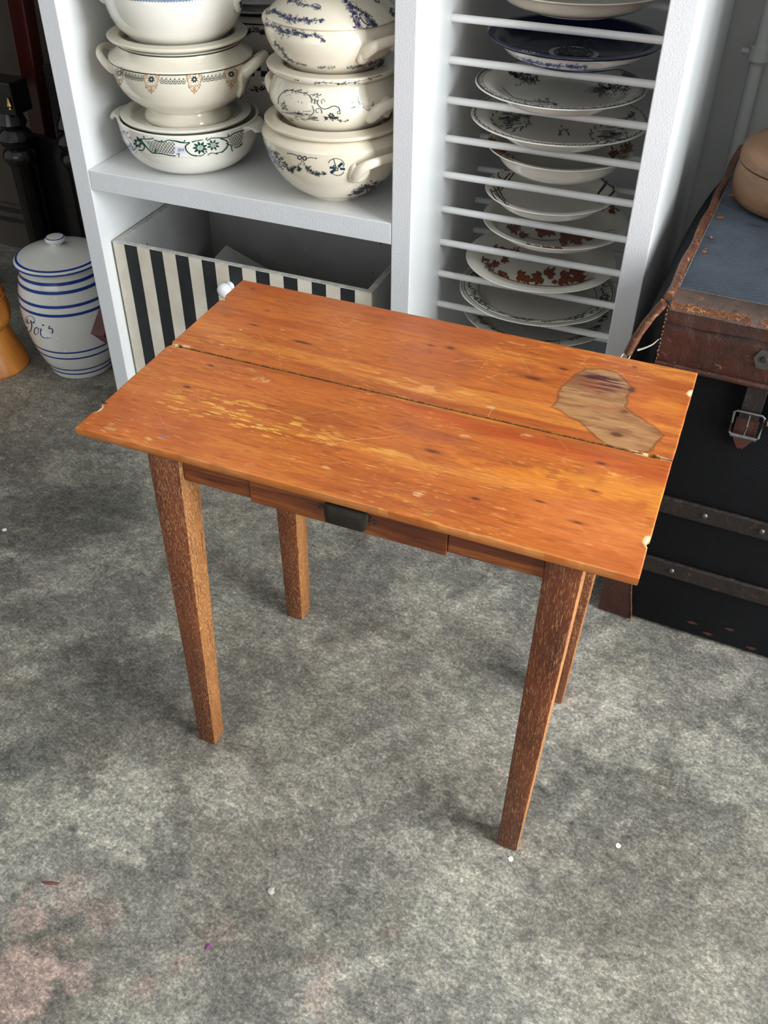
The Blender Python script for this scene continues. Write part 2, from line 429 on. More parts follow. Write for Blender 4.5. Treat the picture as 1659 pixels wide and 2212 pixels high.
class DishMap:                                    # upper face of a plate
    def __init__(s, X, Y, inner):
        s.X, s.Y = X, Y; o = sorted(inner); s.r = np.array([p[0] for p in o]); s.z = np.array([p[1] for p in o])
    def off(s, th, r, e=.0005):
        return np.stack([s.X+r*np.cos(th), s.Y+r*np.sin(th), np.interp(r, s.r, s.z)+e], -1)
    def px(s, P):
        d = rays(P); tt = np.linspace(.9, 2.8, 1000); Q = CAMn+d[:, None, :]*tt[None, :, None]
        rr = np.hypot(Q[..., 0]-s.X, Q[..., 1]-s.Y); f = Q[..., 2]-np.interp(rr, s.r, s.z); f = np.where(rr > s.r[-1], 1, f)
        i = np.argmax(f < 0, axis=1); ok = (f < 0).any(1); i = np.maximum(i, 1); r_ = np.arange(len(P))
        u = np.clip(f[r_, i-1]/(f[r_, i-1]-f[r_, i]+1e-9), 0, 1); H = Q[r_, i-1]*(1-u[:, None])+Q[r_, i]*u[:, None]
        return s.off(np.arctan2(H[:, 1]-s.Y, H[:, 0]-s.X), np.hypot(H[:, 0]-s.X, H[:, 1]-s.Y)), ok
    def polar(s, P):                              # (angle rad, radius)
        P = np.asarray(P, float); return s.off(P[:, 0], P[:, 1]), np.ones(len(P), bool)
    def flat(s, P):                               # metres from the centre
        P = np.asarray(P, float); return s.off(np.arctan2(P[:, 1], P[:, 0]), np.hypot(P[:, 0], P[:, 1])), np.ones(len(P), bool)
# 2-D shapes: lists of polygons
def s_line(pts, w, w1=None, k=0):
    p = np.array(spline(pts, k) if k else pts, float); out = []
    d = np.gradient(p, axis=0); n = np.stack([-d[:, 1], d[:, 0]], 1); n /= (np.linalg.norm(n, axis=1, keepdims=True)+1e-9)
    ww = np.linspace(w, w if w1 is None else w1, len(p))[:, None]/2
    a = p+n*ww; b = p-n*ww
    return [[a[i], a[i+1], b[i+1], b[i]] for i in range(len(p)-1)]
def s_leaf(x, y, ang, ln, wd):
    c, s = math.cos(ang), math.sin(ang)
    pts = [(0, 0), (.3*ln, wd*.5), (.65*ln, wd*.38), (ln, 0), (.65*ln, -wd*.38), (.3*ln, -wd*.5)]
    return [[(x+u*c-v*s, y+u*s+v*c) for u, v in pts]]
def s_dot(x, y, r, n=7, sy=1):
    return [[(x+r*math.cos(2*math.pi*i/n), y+sy*r*math.sin(2*math.pi*i/n)) for i in range(n)]]
def s_ring(x, y, r, w, sy=1, n=14):
    return s_line([(x+r*math.cos(2*math.pi*i/n), y+sy*r*math.sin(2*math.pi*i/n)) for i in range(n+1)], w)
def s_flower(x, y, r, n=8, wd=.45, a0=0, sy=1, hole=.25):
    out = []
    for i in range(n):
        a = a0+2*math.pi*i/n; out += [[(px_, y+(py_-y)*sy) for px_, py_ in q] for q in s_leaf(x+hole*r*math.cos(a), y+hole*r*math.sin(a), a, r*(1-hole), r*wd)]
    return out
def s_curl(x, y, r, a0, turns, w, sgn=1, w1=None):
    n = 16; pts = []
    for i in range(n+1):
        u = i/n; rr = r*(1-.8*u); a = a0+sgn*turns*2*math.pi*u; pts.append((x+rr*math.cos(a), y+rr*math.sin(a)))
    return s_line(pts, w, w1 if w1 else w*.6)
def s_garland(path, width, n, size, rnd, flowers=.3, curls=.25):
    p = np.array(spline(path, 8), float); out = []; size *= .78; n = int(n*.82)
    for _ in range(n):
        i = rnd.randrange(len(p)); u = 1-.65*abs(2*i/len(p)-1)
        x = p[i][0]+rnd.gauss(0, width*u*.5); y = p[i][1]+rnd.gauss(0, width*u*.5); k = rnd.random(); sz = size*rnd.uniform(.7, 1.3)
        if k < flowers: out += s_flower(x, y, sz, 6, .55, rnd.random()*3, .85)
        elif k < flowers+curls: out += s_curl(x, y, sz*1.2, rnd.random()*6, rnd.uniform(.5, 1.0), size*.28, rnd.choice((-1, 1)))
        else: out += s_leaf(x, y, rnd.random()*6.28, sz*1.5, sz*.55)
    out += s_line([tuple(q) for q in p[::2]], size*.25)
    return out
def clusters(polys, gap):
    C_ = np.array([np.mean(np.array(q, float), axis=0) for q in polys]); lab = -np.ones(len(C_), int); k = 0
    for i in range(len(C_)):
        if lab[i] >= 0: continue
        st = [i]; lab[i] = k
        while st:
            j = st.pop(); near = np.where((lab < 0) & (np.hypot(*(C_-C_[j]).T) < gap))[0]; lab[near] = k; st += list(near)
        k += 1
    return [[q for q, l in zip(polys, lab) if l == i] for i in range(k)]
def put(name, mapping, polys, mat, parent, gap=13, **kw):
    if gap and getattr(mapping, '__name__', '') in ('px', 'mA2') and len(polys) > 1:
        cl = clusters(polys, gap); big = [c_ for c_ in cl if len(c_) > 12]; rest = [q for c_ in cl if len(c_) <= 12 for q in c_]
        if 1 < len(big) <= 8:
            for c_ in big[1:]: put(name, mapping, c_, mat, parent, 0)
            polys = big[0]
            if rest: put(name+'_detail', mapping, rest, mat, parent, -1)
    if not polys: return
    pts = []; idx = []
    for q in polys: idx.append((len(pts), len(q))); pts += list(q)
    if not pts: return
    H, ok = mapping(np.array(pts, float), **kw) if kw else mapping(np.array(pts, float))
    V = []; Fc = []
    for k_, (s, n) in enumerate(idx):
        if not ok[s:s+n].all(): continue
        h = H[s:s+n]+(CAMn-H[s:s+n])*((k_ % 60)*4e-6)
        if np.max(np.linalg.norm(h-h[0], axis=1)) > .06: continue
        b = len(V); V += list(h); Fc.append(tuple(range(b, b+n)))
    if not Fc: return
    o = pyobj(name, V, Fc, mat, parent)
    me = o.data
    # face outwards
    bm = bmesh.new(); bm.from_mesh(me)
    g = ORG[o]
    for f in bm.faces:
        f.normal_update(); c = f.calc_center_median()+g
        if f.normal.dot(CAM-c) < 0: f.normal_flip()
    bm.to_mesh(me); bm.free()
    o['kind'] = 'stuff'
    return o

# ================================================================== the room
US = [-1.1471, -1.1129, -0.5323, -0.4989, -0.1624, -0.1271]
Y0, ZB, ZT, TH = 1.3592, 0.5462, 0.5823, 0.5616
WX0, WX1, WY0, WY1, WZ = -3.2, 1.55, -2.4, 2.04, 2.9

xs = np.unique(np.concatenate([np.linspace(WX0, -1.75, 20), np.arange(-1.75, .45, .006), np.linspace(.45, WX1, 24)]))
ys = np.unique(np.concatenate([np.linspace(WY0, .2, 26), np.arange(.2, 1.5, .006), np.linspace(1.5, WY1, 14)]))
Xf, Yf = np.meshgrid(xs, ys)
n1 = fbm(Xf*2.6+.35*Yf, Yf*3.4, 3, 5); n2 = fbm(Xf*7+fbm(Xf*4, Yf*4, 8)*2, Yf*9, 21, 5); n3 = fbm(Xf*16, Yf*18, 33, 4); n4 = fbm(Xf*55, Yf*60, 39, 3)
rx_, ry_ = Xf*.62+Yf*.78, Yf*.62-Xf*.78
scuff = sst(.56, .68, fbm(rx_*5, ry_*17, 57, 5))*sst(.42, .6, fbm(Xf*3, Yf*3, 58, 3)); brn = sst(.48, .66, fbm(Xf*5+7, Yf*6, 61, 4))
c = lin((151, 147, 139))[None, None, :]*np.ones(Xf.shape+(1,))
def blend(c, m, rgb): return c*(1-m[..., None])+lin(rgb)*m[..., None]
c = blend(c, sst(.50, .66, n1)*.75, (122, 122, 115)); c = blend(c, sst(.52, .70, n2)*.7, (186, 182, 168)); c = blend(c, sst(.54, .72, n3)*.4, (172, 170, 160))
c = blend(c, sst(.58, .72, fbm(Xf*9, Yf*9, 55, 4))*.5, (118, 116, 108))
c = blend(c, scuff*.55, (204, 200, 188)); c = blend(c, brn*.35, (150, 140, 126))
def fblob(px, py, r, sy=1.0):
    p = onz(px, py, 0); d = np.hypot((Xf-p[0])/r, (Yf-p[1])/(r*sy)); return sst(1.0, .72, d + (n3-.5)*1.5 + (n2-.5)*1.2 + (n4-.5)*1.3)
for px, py, r, k in [(250, 1745, .075, .7), (110, 1760, .06, .6), (480, 1690, .05, .5), (900, 1290, .07, .7), (950, 1360, .06, .6), (640, 1080, .04, .3), (1320, 1560, .09, .35), (1010, 1900, .10, .35), (1560, 1640, .07, .35), (1200, 2140, .08, .25)]:
    c = blend(c, fblob(px, py, r)*k, (206, 202, 188))
for px, py, r, k in [(40, 2110, .05, .9), (60, 1985, .028, .6), (170, 2110, .02, .55), (220, 1975, .022, .45), (310, 2130, .024, .5), (150, 1930, .03, .4), (470, 2020, .02, .4), (700, 2080, .03, .3), (690, 2150, .03, .4), (390, 2085, .02, .5), (840, 2010, .02, .3)]:
    c = blend(c, fblob(px, py, r)*k, (198, 172, 162))
for px, py, r, k in [(150, 1500, .13, .45), (330, 1430, .10, .4), (1130, 2010, .03, .5), (560, 2060, .07, .35), (1350, 1960, .10, .3), (1000, 1480, .08, .35), (90, 1150, .12, .35)]:
    c = blend(c, fblob(px, py, r)*k, (112, 111, 104))
p = onz(212, 838, 0); c = blend(c, sst(.012, .008, np.hypot(Xf-p[0], Yf-p[1]))*.8, (84, 84, 80))
me, co_, q = grid_mesh('floor', Xf, Yf, np.zeros_like(Xf), None)
build_np(me, co_, q); set_col(me, c.reshape(-1, 3)*np.array([.86, .85, .85])); finish(me, 'concrete')
tag(link('floor', me), 'mottled grey concrete floor with pale and pinkish patches', 'floor', kind='structure')

def wall(name, boxes, mat, label): tag(obj(name, BM(*boxes), mat), label, 'wall', kind='structure')
wall('wall_back', [(US[0]+.01, WX1+.1, WY1, WY1+.1, 0, WZ)], 'wall_paint', 'plain grey painted wall behind the shelving')
wall('wall_back_dimmed', [(WX0-.1, US[0]+.01, WY1, WY1+.1, 0, WZ)], 'wall_brown_dimmed', 'back wall left of the shelving, the dimness of the corner put into its dark brown')
wall('wall_shade_pier', [(.46, .58, 1.24, WY1, 0, WZ)], 'wall_room', 'unseen pale wall pier added beside the trunk to shade what lies behind it')  # added out of view to keep side light off the wall behind the trunk
wall('wall_left', [(WX0-.1, WX0, WY0, WY1, 0, WZ)], 'wall_room', 'pale side wall across from the glazed opening')
wy0, wy1, wz0, wz1 = .0, 1.04, .05, 2.35
wall('wall_right', [(WX1, WX1+.1, WY0, wy0, 0, WZ), (WX1, WX1+.1, wy1, WY1, 0, WZ), (WX1, WX1+.1, wy0, wy1, 0, wz0), (WX1, WX1+.1, wy0, wy1, wz1, WZ)], 'wall_room', 'pale wall with a wide window')
fx0, fx1, fz0, fz1 = -2.42, .12, .38, 2.52
wall('wall_front', [(WX0-.1, fx0, WY0-.1, WY0, 0, WZ), (fx1, WX1+.1, WY0-.1, WY0, 0, WZ), (fx0, fx1, WY0-.1, WY0, 0, fz0), (fx0, fx1, WY0-.1, WY0, fz1, WZ)], 'wall_room', 'pale wall with the shop window')
tag(obj('ceiling', BM((WX0-.1, WX1+.1, WY0-.1, WY1+.1, WZ, WZ+.1)), 'ceiling_paint'), 'plain white ceiling', 'ceiling', kind='structure')
fr = tag(obj('window_1', BM((WX1+.02, WX1+.07, wy0, wy0+.05, wz0, wz1), (WX1+.02, WX1+.07, wy1-.05, wy1, wz0, wz1), (WX1+.02, WX1+.07, wy0+.05, wy1-.05, wz0, wz0+.05), (WX1+.02, WX1+.07, wy0+.05, wy1-.05, wz1-.05, wz1)), 'window_frame_paint'), 'white framed side window with glazing bars', 'window', kind='structure')
for i in range(1, 3):
    y = wy0+(wy1-wy0)*i/3; obj('glazing_bar', BM((WX1+.03, WX1+.06, y-.02, y+.02, wz0+.05, wz1-.05)), 'window_frame_paint', fr)
for z in (.65, 1.25, 1.8): obj('glazing_bar', BM((WX1+.032, WX1+.058, wy0+.05, wy1-.05, z-.018, z+.018)), 'window_frame_paint', fr)
fr = tag(obj('window_2', BM((fx0, fx0+.05, WY0-.07, WY0-.02, fz0, fz1), (fx1-.05, fx1, WY0-.07, WY0-.02, fz0, fz1), (fx0+.05, fx1-.05, WY0-.07, WY0-.02, fz0, fz0+.05), (fx0+.05, fx1-.05, WY0-.07, WY0-.02, fz1-.05, fz1)), 'window_frame_paint'), 'white framed shop window with glazing bars', 'window', kind='structure')
for i in range(1, 4):
    x = fx0+(fx1-fx0)*i/4; obj('glazing_bar', BM((x-.02, x+.02, WY0-.06, WY0-.03, fz0+.05, fz1-.05)), 'window_frame_paint', fr)
# skirting with two dark grooves, left of the shelving
sk = tag(obj('baseboard_back', BM((WX0, US[0]-.02, WY1-.014, WY1, 0, .130)), 'wall_brown_dimmed'), 'low skirting board with two dark lines along the dim wall', 'baseboard', kind='structure')
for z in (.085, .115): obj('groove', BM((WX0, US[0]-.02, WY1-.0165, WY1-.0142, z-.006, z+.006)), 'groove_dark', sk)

# heating pipe on the back wall, right of the shelving
pz = onz  # noqa
p0 = ony(1640, 115, 1.985)
pipe = thing('heating_pipe', 'grey painted heating pipe with clamp on the wall behind the trunk', 'pipe', (float(p0[0]), 1.985, 0))
pyobj('pipe_tube', *tube([(p0[0], 1.985, z) for z in np.linspace(0, 2.7, 12)], .0125, 16), 'wall_paint', pipe, smooth=40)
V, Fc = join(tube([(p0[0], 1.985, p0[2]-.012), (p0[0], 1.985, p0[2]+.012)], .0185, 16), tube([(p0[0]-.03, 1.99, p0[2]), (p0[0]-.012, 1.985, p0[2])], .006, 8), tube([(p0[0], 2.04, p0[2]), (p0[0], 1.995, p0[2])], .006, 8))
pyobj('pipe_clamp', V, Fc, 'wall_paint', pipe, smooth=40)

# ================================================================== shelving
unit = thing('shelf_unit', 'white painted shelving with two bays and textured front edges', 'shelving', (US[0], Y0, 0))
YB, ZTOP = 2.03, 1.75
def panel(name, x0, x1, y0, y1, z0, z1, bev=.0015):
    bm = bmesh.new(); box(bm, x0, x1, y0, y1, z0, z1, bev, 2)
    bm.normal_update()
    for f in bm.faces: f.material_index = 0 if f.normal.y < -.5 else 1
    return obj(name, bm, ['paint_front', 'paint_panel'], unit)
panel('side_panel', US[0], US[1], Y0, YB, 0, ZTOP); panel('divider_panel', US[2], US[3], Y0, YB, 0, ZTOP); panel('side_panel', US[4], US[5], Y0, YB, 0, ZTOP)
for z0, z1 in ((.05, .085), (ZB, ZT), (1.08, 1.116)): panel('shelf_board', US[1]+.0003, US[2]-.0003, Y0+.0006, YB-.016, z0, z1)
for z0, z1 in ((.05, .085), (1.08, 1.116)): panel('shelf_board', US[3]+.0003, US[4]-.0003, Y0+.0006, YB-.016, z0, z1)
panel('top_board', US[0], US[5], Y0, YB, ZTOP, ZTOP+.035)
obj('back_panel', BM((US[1]+.0003, US[2]-.0003, YB-.015, YB, .05, ZTOP)), 'paint_panel', unit); obj('back_panel', BM((US[3]+.0003, US[4]-.0003, YB-.015, YB, .05, ZTOP)), 'paint_panel', unit)
rod_z = [.8545-.06005*k for k in range(-2, 13)]
V, Fc = tube([(US[3]+.0002, 0, 0), (US[4]-.0002, 0, 0)], .0058, 14)
rod_me = bpy.data.meshes.new('rod'); rod_me.from_pydata([tuple(v) for v in V], [], Fc); rod_me.update(); finish(rod_me, 'paint_rod', 40)
for k, z in enumerate(rod_z):
    if z < .1: continue
    for y in (1.513, 1.717):
        o = bpy.data.objects.new('rod', rod_me); COL.objects.link(o); o.parent = unit; o.location = Vector((0, y, z))-ORG[unit]; ORG[o] = ORG[unit]

# ================================================================== the table
table = thing('side_table', 'small worn orange-brown wooden side table with drawer and tapered legs', 'table', (-.346, .925, 0))
TX0, TX1, TY0, TY1, TG = -.6800, -.0135, .7192, 1.1305, .9266
def wood_colour(X, Y, plank):
    g1 = fbm(X*3.2+plank*5, Y*34+fbm(X*4, Y*10, 5)*3.0, 40+plank, 5); g2 = fbm(X*7+9, Y*120, 60+plank, 4); g3 = fbm(X*5, Y*7, 71+plank, 4); fine = fbm(X*70, Y*520, 91, 3)
    c = lin((200, 112, 46))[None, None, :]*np.ones(X.shape+(1,))
    c = blend(c, sst(.44, .66, g1)*.55, (174, 84, 32)); c = blend(c, sst(.52, .72, fbm(X*4+3, Y*42, 81+plank, 4))*.6, (224, 146, 64))
    c = blend(c, sst(.52, .70, g2)*.35, (150, 70, 28)); c = blend(c, sst(.50, .75, g3)*.5, (208, 116, 62)); c = blend(c, sst(.55, .75, fbm(X*9, Y*12, 99, 4))*.45, (176, 92, 44))
    c = blend(c, sst(.66, .78, fine)*sst(.48, .62, fbm(X*8, Y*14, 131, 3))*.55, (238, 178, 96))
    c = blend(c, sst(.64, .76, fbm(X*45, Y*300, 17, 3))*.35, (130, 58, 24))
    def P(px, py): q = onz(px, py, TH); return q[0], q[1]
    def D(px, py, rx, ry, wob=.5):
        a, b = P(px, py); return np.hypot((X-a)/rx, (Y-b)/ry)+(fbm(X*60, Y*90, 7, 3)-.5)*wob
    if plank == 0:
        a, b = P(1150, 955); m = np.exp(-(((Y-(b-.012*(X-a)/.2))/.011)**2))*sst(-.42, -.30, X)*.75; c = blend(c, m*(.6+.8*(g1-.5)), (190, 74, 30))
        c = blend(c, sst(1.1, .3, D(1330, 1060, .11, .028, 1.0))*.6, (240, 158, 58)); c = blend(c, sst(1.1, .3, D(1120, 1030, .08, .022, 1.2))*.5, (236, 150, 52))
        c = blend(c, sst(1.1, .2, D(930, 940, .06, .012, 1.0))*.5, (150, 74, 52)); c = blend(c, sst(1.1, .3, D(1270, 1130, .10, .05, 1.0))*.45, (222, 128, 70))
        z = sst(1.15, .5, D(520, 900, .13, .035, .6)); c = blend(c, z*sst(.60, .67, fbm(X*52, Y*330, 19, 3))*.9, (236, 182, 84))
        z = sst(1.1, .3, D(790, 965, .10, .014, .8)); c = blend(c, z*sst(.54, .66, fbm(X*44, Y*330, 23, 3))*.7, (232, 170, 84))
        for x, y, r1, r2, k in [(568, 822, .016, .010, .8), (545, 800, .014, .006, .5), (240, 922, .010, .009, .8), (285, 907, .004, .004, .9), (270, 930, .008, .004, .5), (320, 948, .005, .004, .9), (222, 930, .006, .004, .7), (905, 1068, .008, .006, .9), (1003, 942, .009, .007, .6), (1137, 942, .010, .006, .7), (840, 900, .0025, .002, 1), (560, 918, .006, .003, .9), (545, 932, .003, .002, .9), (540, 1005, .012, .007, .6), (705, 1010, .008, .005, .8), (1240, 1140, .006, .003, .7), (400, 820, .003, .002, .8), (620, 1015, .003, .002, .6)]:
            c = blend(c, sst(1.1, .4, D(x, y, r1*.85, r2*.75, 1.6))*k*.7*(.12+.88*sst(.46, .58, fbm(X*110, Y*420, 12, 3))), (238, 196, 142))
        c = blend(c, sst(1.2, .6, D(352, 943, .004, .003, .5))*.8, (120, 120, 160)); c = blend(c, sst(1.2, .5, D(924, 1111, .004, .003, .6))*.8, (150, 150, 60))
        kn = [(1026, 1077, .006, .0025), (1248, 1129, .007, .002), (1300, 1001, .006, .0025), (1283, 1061, .006, .002), (1165, 1083, .006, .0012), (405, 836, .006, .0025), (455, 789, .005, .0018), (935, 975, .01, .003)]
    else:
        # water stain
        st = [(935, 420), (1000, 365), (1060, 335), (1130, 332), (1200, 345), (1240, 380), (1270, 410), (1292, 435), (1255, 470), (1250, 520), (1300, 560), (1380, 610), (1440, 660), (1405, 690), (1370, 740), (1290, 738), (1220, 725), (1150, 700), (1090, 650), (1040, 600), (960, 560), (895, 520), (925, 470)]
        pg = np.array([P(800+a*.44, 650+b*.44) for a, b in st])
        sel = (X > pg[:, 0].min()-.02) & (X < pg[:, 0].max()+.02) & (Y > pg[:, 1].min()-.02) & (Y < pg[:, 1].max()+.02)
        xx = X[sel]+(fbm(X[sel]*70, Y[sel]*70, 3, 3)-.5)*.006; yy = Y[sel]+(fbm(X[sel]*70, Y[sel]*70, 4, 3)-.5)*.006
        ins = np.zeros(len(xx), bool); dist = np.full(len(xx), 9.0)
        for i in range(len(pg)):
            a, b = pg[i], pg[(i+1) % len(pg)]
            cond = ((a[1] > yy) != (b[1] > yy)); xi = (b[0]-a[0])*(yy-a[1])/(b[1]-a[1]+1e-12)+a[0]; ins ^= cond & (xx < xi)
            u = np.clip(((xx-a[0])*(b[0]-a[0])+(yy-a[1])*(b[1]-a[1]))/((b-a)@(b-a)), 0, 1); dist = np.minimum(dist, np.hypot(xx-a[0]-u*(b[0]-a[0]), yy-a[1]-u*(b[1]-a[1])))
        m = np.zeros(X.shape); e = np.zeros(X.shape); m[sel] = np.where(ins, sst(0, .002, dist), 0); e[sel] = np.exp(-(dist/.0016)**2)
        tone = fbm(X*14, Y*40, 77, 4)
        c = blend(c, m*.80, (160, 116, 78)); c = blend(c, m*sst(.42, .62, tone)*.65, (190, 148, 102)); c = blend(c, m*sst(.50, .68, fbm(X*26, Y*170, 13, 4))*.6, (120, 82, 56)); c = blend(c, e*.6, (104, 58, 34))
        z = sst(1.15, .5, D(1300, 824, .036, .026, .5)); c = blend(c, z*(.06+.88*sst(.46, .56, fbm(X*22, Y*300, 29, 3))), (70, 22, 46))
        c = blend(c, sst(1.1, .2, D(1440, 880, .05, .02, .8))*.4, (238, 156, 66)); c = blend(c, sst(1.1, .2, D(1450, 955, .012, .012, .6))*.3, (196, 96, 54))
        z = sst(1.1, .3, D(900, 830, .13, .022, .8)); c = blend(c, z*sst(.52, .66, fbm(X*40, Y*160, 27, 3))*.55, (234, 172, 96))
        c = blend(c, sst(1.2, .2, D(1050, 790, .20, .03, 1))*sst(.5, .7, fbm(X*30, Y*60, 37, 4))*.5, (166, 86, 46))
        c = blend(c, sst(1.1, .2, D(640, 640, .16, .05, 1))*.25, (160, 80, 36))
        for x, y, r1, r2, k in [(480, 745, .006, .002, .8), (400, 748, .008, .004, .9), (520, 712, .003, .002, .8), (610, 712, .003, .002, .6), (690, 880, .012, .004, .5), (1060, 880, .006, .003, .5), (505, 735, .004, .002, .6)]:
            c = blend(c, sst(1.2, .5, D(x, y, r1, r2, 1.0))*k, (236, 200, 150))
        kn = [(1218, 797, .008, .003), (1364, 841, .005, .006), (1348, 890, .006, .004), (1332, 939, .009, .005), (931, 746, .006, .0025), (974, 752, .006, .003), (1152, 817, .012, .004), (577, 671, .004, .0015), (548, 702, .008, .002), (492, 754, .004, .0015), (655, 740, .014, .003), (1370, 793, .003, .002), (545, 624, .005, .002)]
    for x, y, r1, r2 in kn:
        c = blend(c, sst(1.2, .4, D(x, y, r1, r2, .8))*.85, (66, 34, 22)); c = blend(c, sst(2.4, .8, D(x, y, r1, r2, .8))*.35, (120, 62, 34))
    # fine pale scratches
    rs = random.Random(100+plank)
    segs = []
    for _ in range(44):
        x0 = rs.uniform(TX0+.02, TX1-.02); y0 = rs.uniform(Y.min()+.01, Y.max()-.01); a = rs.gauss(0, .5) if rs.random() < .7 else rs.uniform(0, 3); ln = rs.uniform(.008, .05)
        segs.append((x0, y0, x0+ln*math.cos(a), y0+ln*math.sin(a), rs.uniform(.12, .42)))
    if plank == 0: segs += [(*P(770, 950), *P(860, 942), .6), (*P(700, 962), *P(780, 948), .5), (*P(960, 1004), *P(1080, 1035), .35), (*P(880, 920), *P(800, 935), .3)]
    else: segs += [(*P(1040, 820), *P(1080, 808), .6), (*P(1052, 780), *P(1035, 800), .5), (*P(970, 785), *P(1020, 772), .4), (*P(1120, 765), *P(1145, 805), .4), (*P(760, 690), *P(790, 700), .5), (*P(775, 680), *P(757, 697), .4), (*P(1062, 885), *P(1052, 905), .6)]
    for x0, y0, x1, y1, k in segs:
        bx = (X > min(x0, x1)-.004) & (X < max(x0, x1)+.004) & (Y > min(y0, y1)-.004) & (Y < max(y0, y1)+.004)
        if not bx.any(): continue
        u = np.clip(((X[bx]-x0)*(x1-x0)+(Y[bx]-y0)*(y1-y0))/((x1-x0)**2+(y1-y0)**2), 0, 1)
        d = np.hypot(X[bx]-x0-u*(x1-x0), Y[bx]-y0-u*(y1-y0)-.0006*np.sin(u*9)); mm = np.exp(-(d/.0006)**2)*k
        c[bx] = c[bx]*(1-mm[:, None])+lin((240, 190, 130))*mm[:, None]
    return np.clip(c*WOOD_GAIN, 0, 1)
WOOD_GAIN = 1.0
def make_plank(plank, y0, y1):
    st = .0008; nx = int((TX1-TX0)/st)+1; ny = int((y1-y0)/st)+1
    X, Y = np.meshgrid(np.linspace(TX0, TX1, nx), np.linspace(y0, y1, ny))
    X0_, Y0_ = X.copy(), Y.copy()
    def nick(yc, hw): return sst(hw, hw*.35, np.abs(Y-yc))
    dl = .0012*fbm(Y*30, Y*0, 3, 3)
    dr = .0012*fbm(Y*30, Y*0+4, 3, 3)
    if plank == 0:
        dl = dl+.0065*nick(.7755, .0035)+.004*nick(.762, .011)*(1-nick(.7755, .0035))+.002*nick(.925, .004); dr = dr+.0025*nick(.777, .010)
    else:
        dl = dl+.007*nick(1.066, .005)+.003*nick(1.073, .006)+.003*nick(.929, .005); dr = dr+.0025*nick(1.0763, .009)
    X = X+dl*np.clip(1-(X0_-TX0)/.012, 0, 1)-dr*np.clip(1-(TX1-X0_)/.012, 0, 1)
    # seam edge wobble
    sw = .0006*(fbm(X0_*60, X0_*0+plank, 11, 4)-.3)+.003*np.exp(-((X0_-TX0-.012)/.007)**2)+.0025*np.exp(-((X0_-TX1+.024)/.006)**2)
    Y = Y-sw*np.clip(1-(y1-Y0_)/.006, 0, 1) if plank == 0 else Y+sw*np.clip(1-(Y0_-y0)/.006, 0, 1)
    sk_ = .0015*(X0_-TX0)/(TX1-TX0)
    edge = np.minimum(np.minimum(X0_-TX0, TX1-X0_), np.minimum(Y0_-y0, y1-Y0_))
    seam = (y1-Y0_) if plank == 0 else (Y0_-y0)
    Z = TH+.00035*(fbm(X0_*18, Y0_*60, 6, 3)-.5)-.0007*np.clip(1-edge/.0014, 0, 1)**2
    c = wood_colour(X, Y, plank)
    # worn pale arris and grubby seam
    rim = np.clip(1-edge/.0016, 0, 1)*sst(.35, .6, fbm(X0_*40, Y0_*40, 14, 3)); c = blend(c, rim*.45, (226, 168, 108))
    c = blend(c, sst(.0022, .0004, seam)*.85, (64, 46, 18)); c = blend(c, sst(.0022, .0004, seam)*sst(.46, .62, fbm(X0_*420, X0_*0, 15, 3))*.5, (176, 132, 44))
    for yc, xe, k in ((.777, 1, .011), (1.0763, 1, .010), (.762, 0, .010)):
        xr = (TX1-X0_) if xe else (X0_-TX0)
        m = sst(1.0, .7, np.hypot(xr/.0065, (Y0_-yc)/k)+(fbm(X0_*300, Y0_*300, 16, 2)-.5)*.5); c = blend(c, m*.9, (236, 214, 176))
    sm = np.exp(-((X0_-TX0-.012)/.010)**2)*sst(.004, .001, seam)+np.exp(-((X0_-TX1+.03)/.018)**2)*sst(.004, .001, seam); c = blend(c, np.clip(sm, 0, 1)*sst(.42, .5, fbm(X0_*200, Y0_*200, 8, 2)), (236, 214, 170))
    me, co_, q = grid_mesh('tabletop_plank', X, Y, Z, None)
    n = nx*ny; idx = np.arange(n).reshape(ny, nx)
    loop = np.concatenate([idx[0, :], idx[1:, -1], idx[-1, -2::-1], idx[-2:0:-1, 0]])
    lo = co_[loop].copy(); lo[:, 2] = TH-.0095; lo2 = lo.copy(); lo2[:, 2] = TH-.0108
    cen = co_.mean(0); lo2[:, :2] += (cen[:2]-lo2[:, :2])*.003
    m = len(loop); a = np.arange(m); b = (a+1) % m
    q = np.concatenate([q, np.stack([loop[a], n+a, n+b, loop[b]], 1), np.stack([n+a, n+m+a, n+m+b, n+b], 1)])
    build_np(me, np.concatenate([co_, lo, lo2]), q, [tuple(int(v) for v in (n+m+a)[::-1])])
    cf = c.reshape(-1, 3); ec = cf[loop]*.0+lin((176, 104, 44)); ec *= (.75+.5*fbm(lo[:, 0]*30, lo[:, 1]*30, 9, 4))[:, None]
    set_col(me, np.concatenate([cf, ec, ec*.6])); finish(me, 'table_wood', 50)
    return link('tabletop_plank', me, table)
make_plank(0, TY0, TG-.0006); make_plank(1, TG+.0006, TY1)
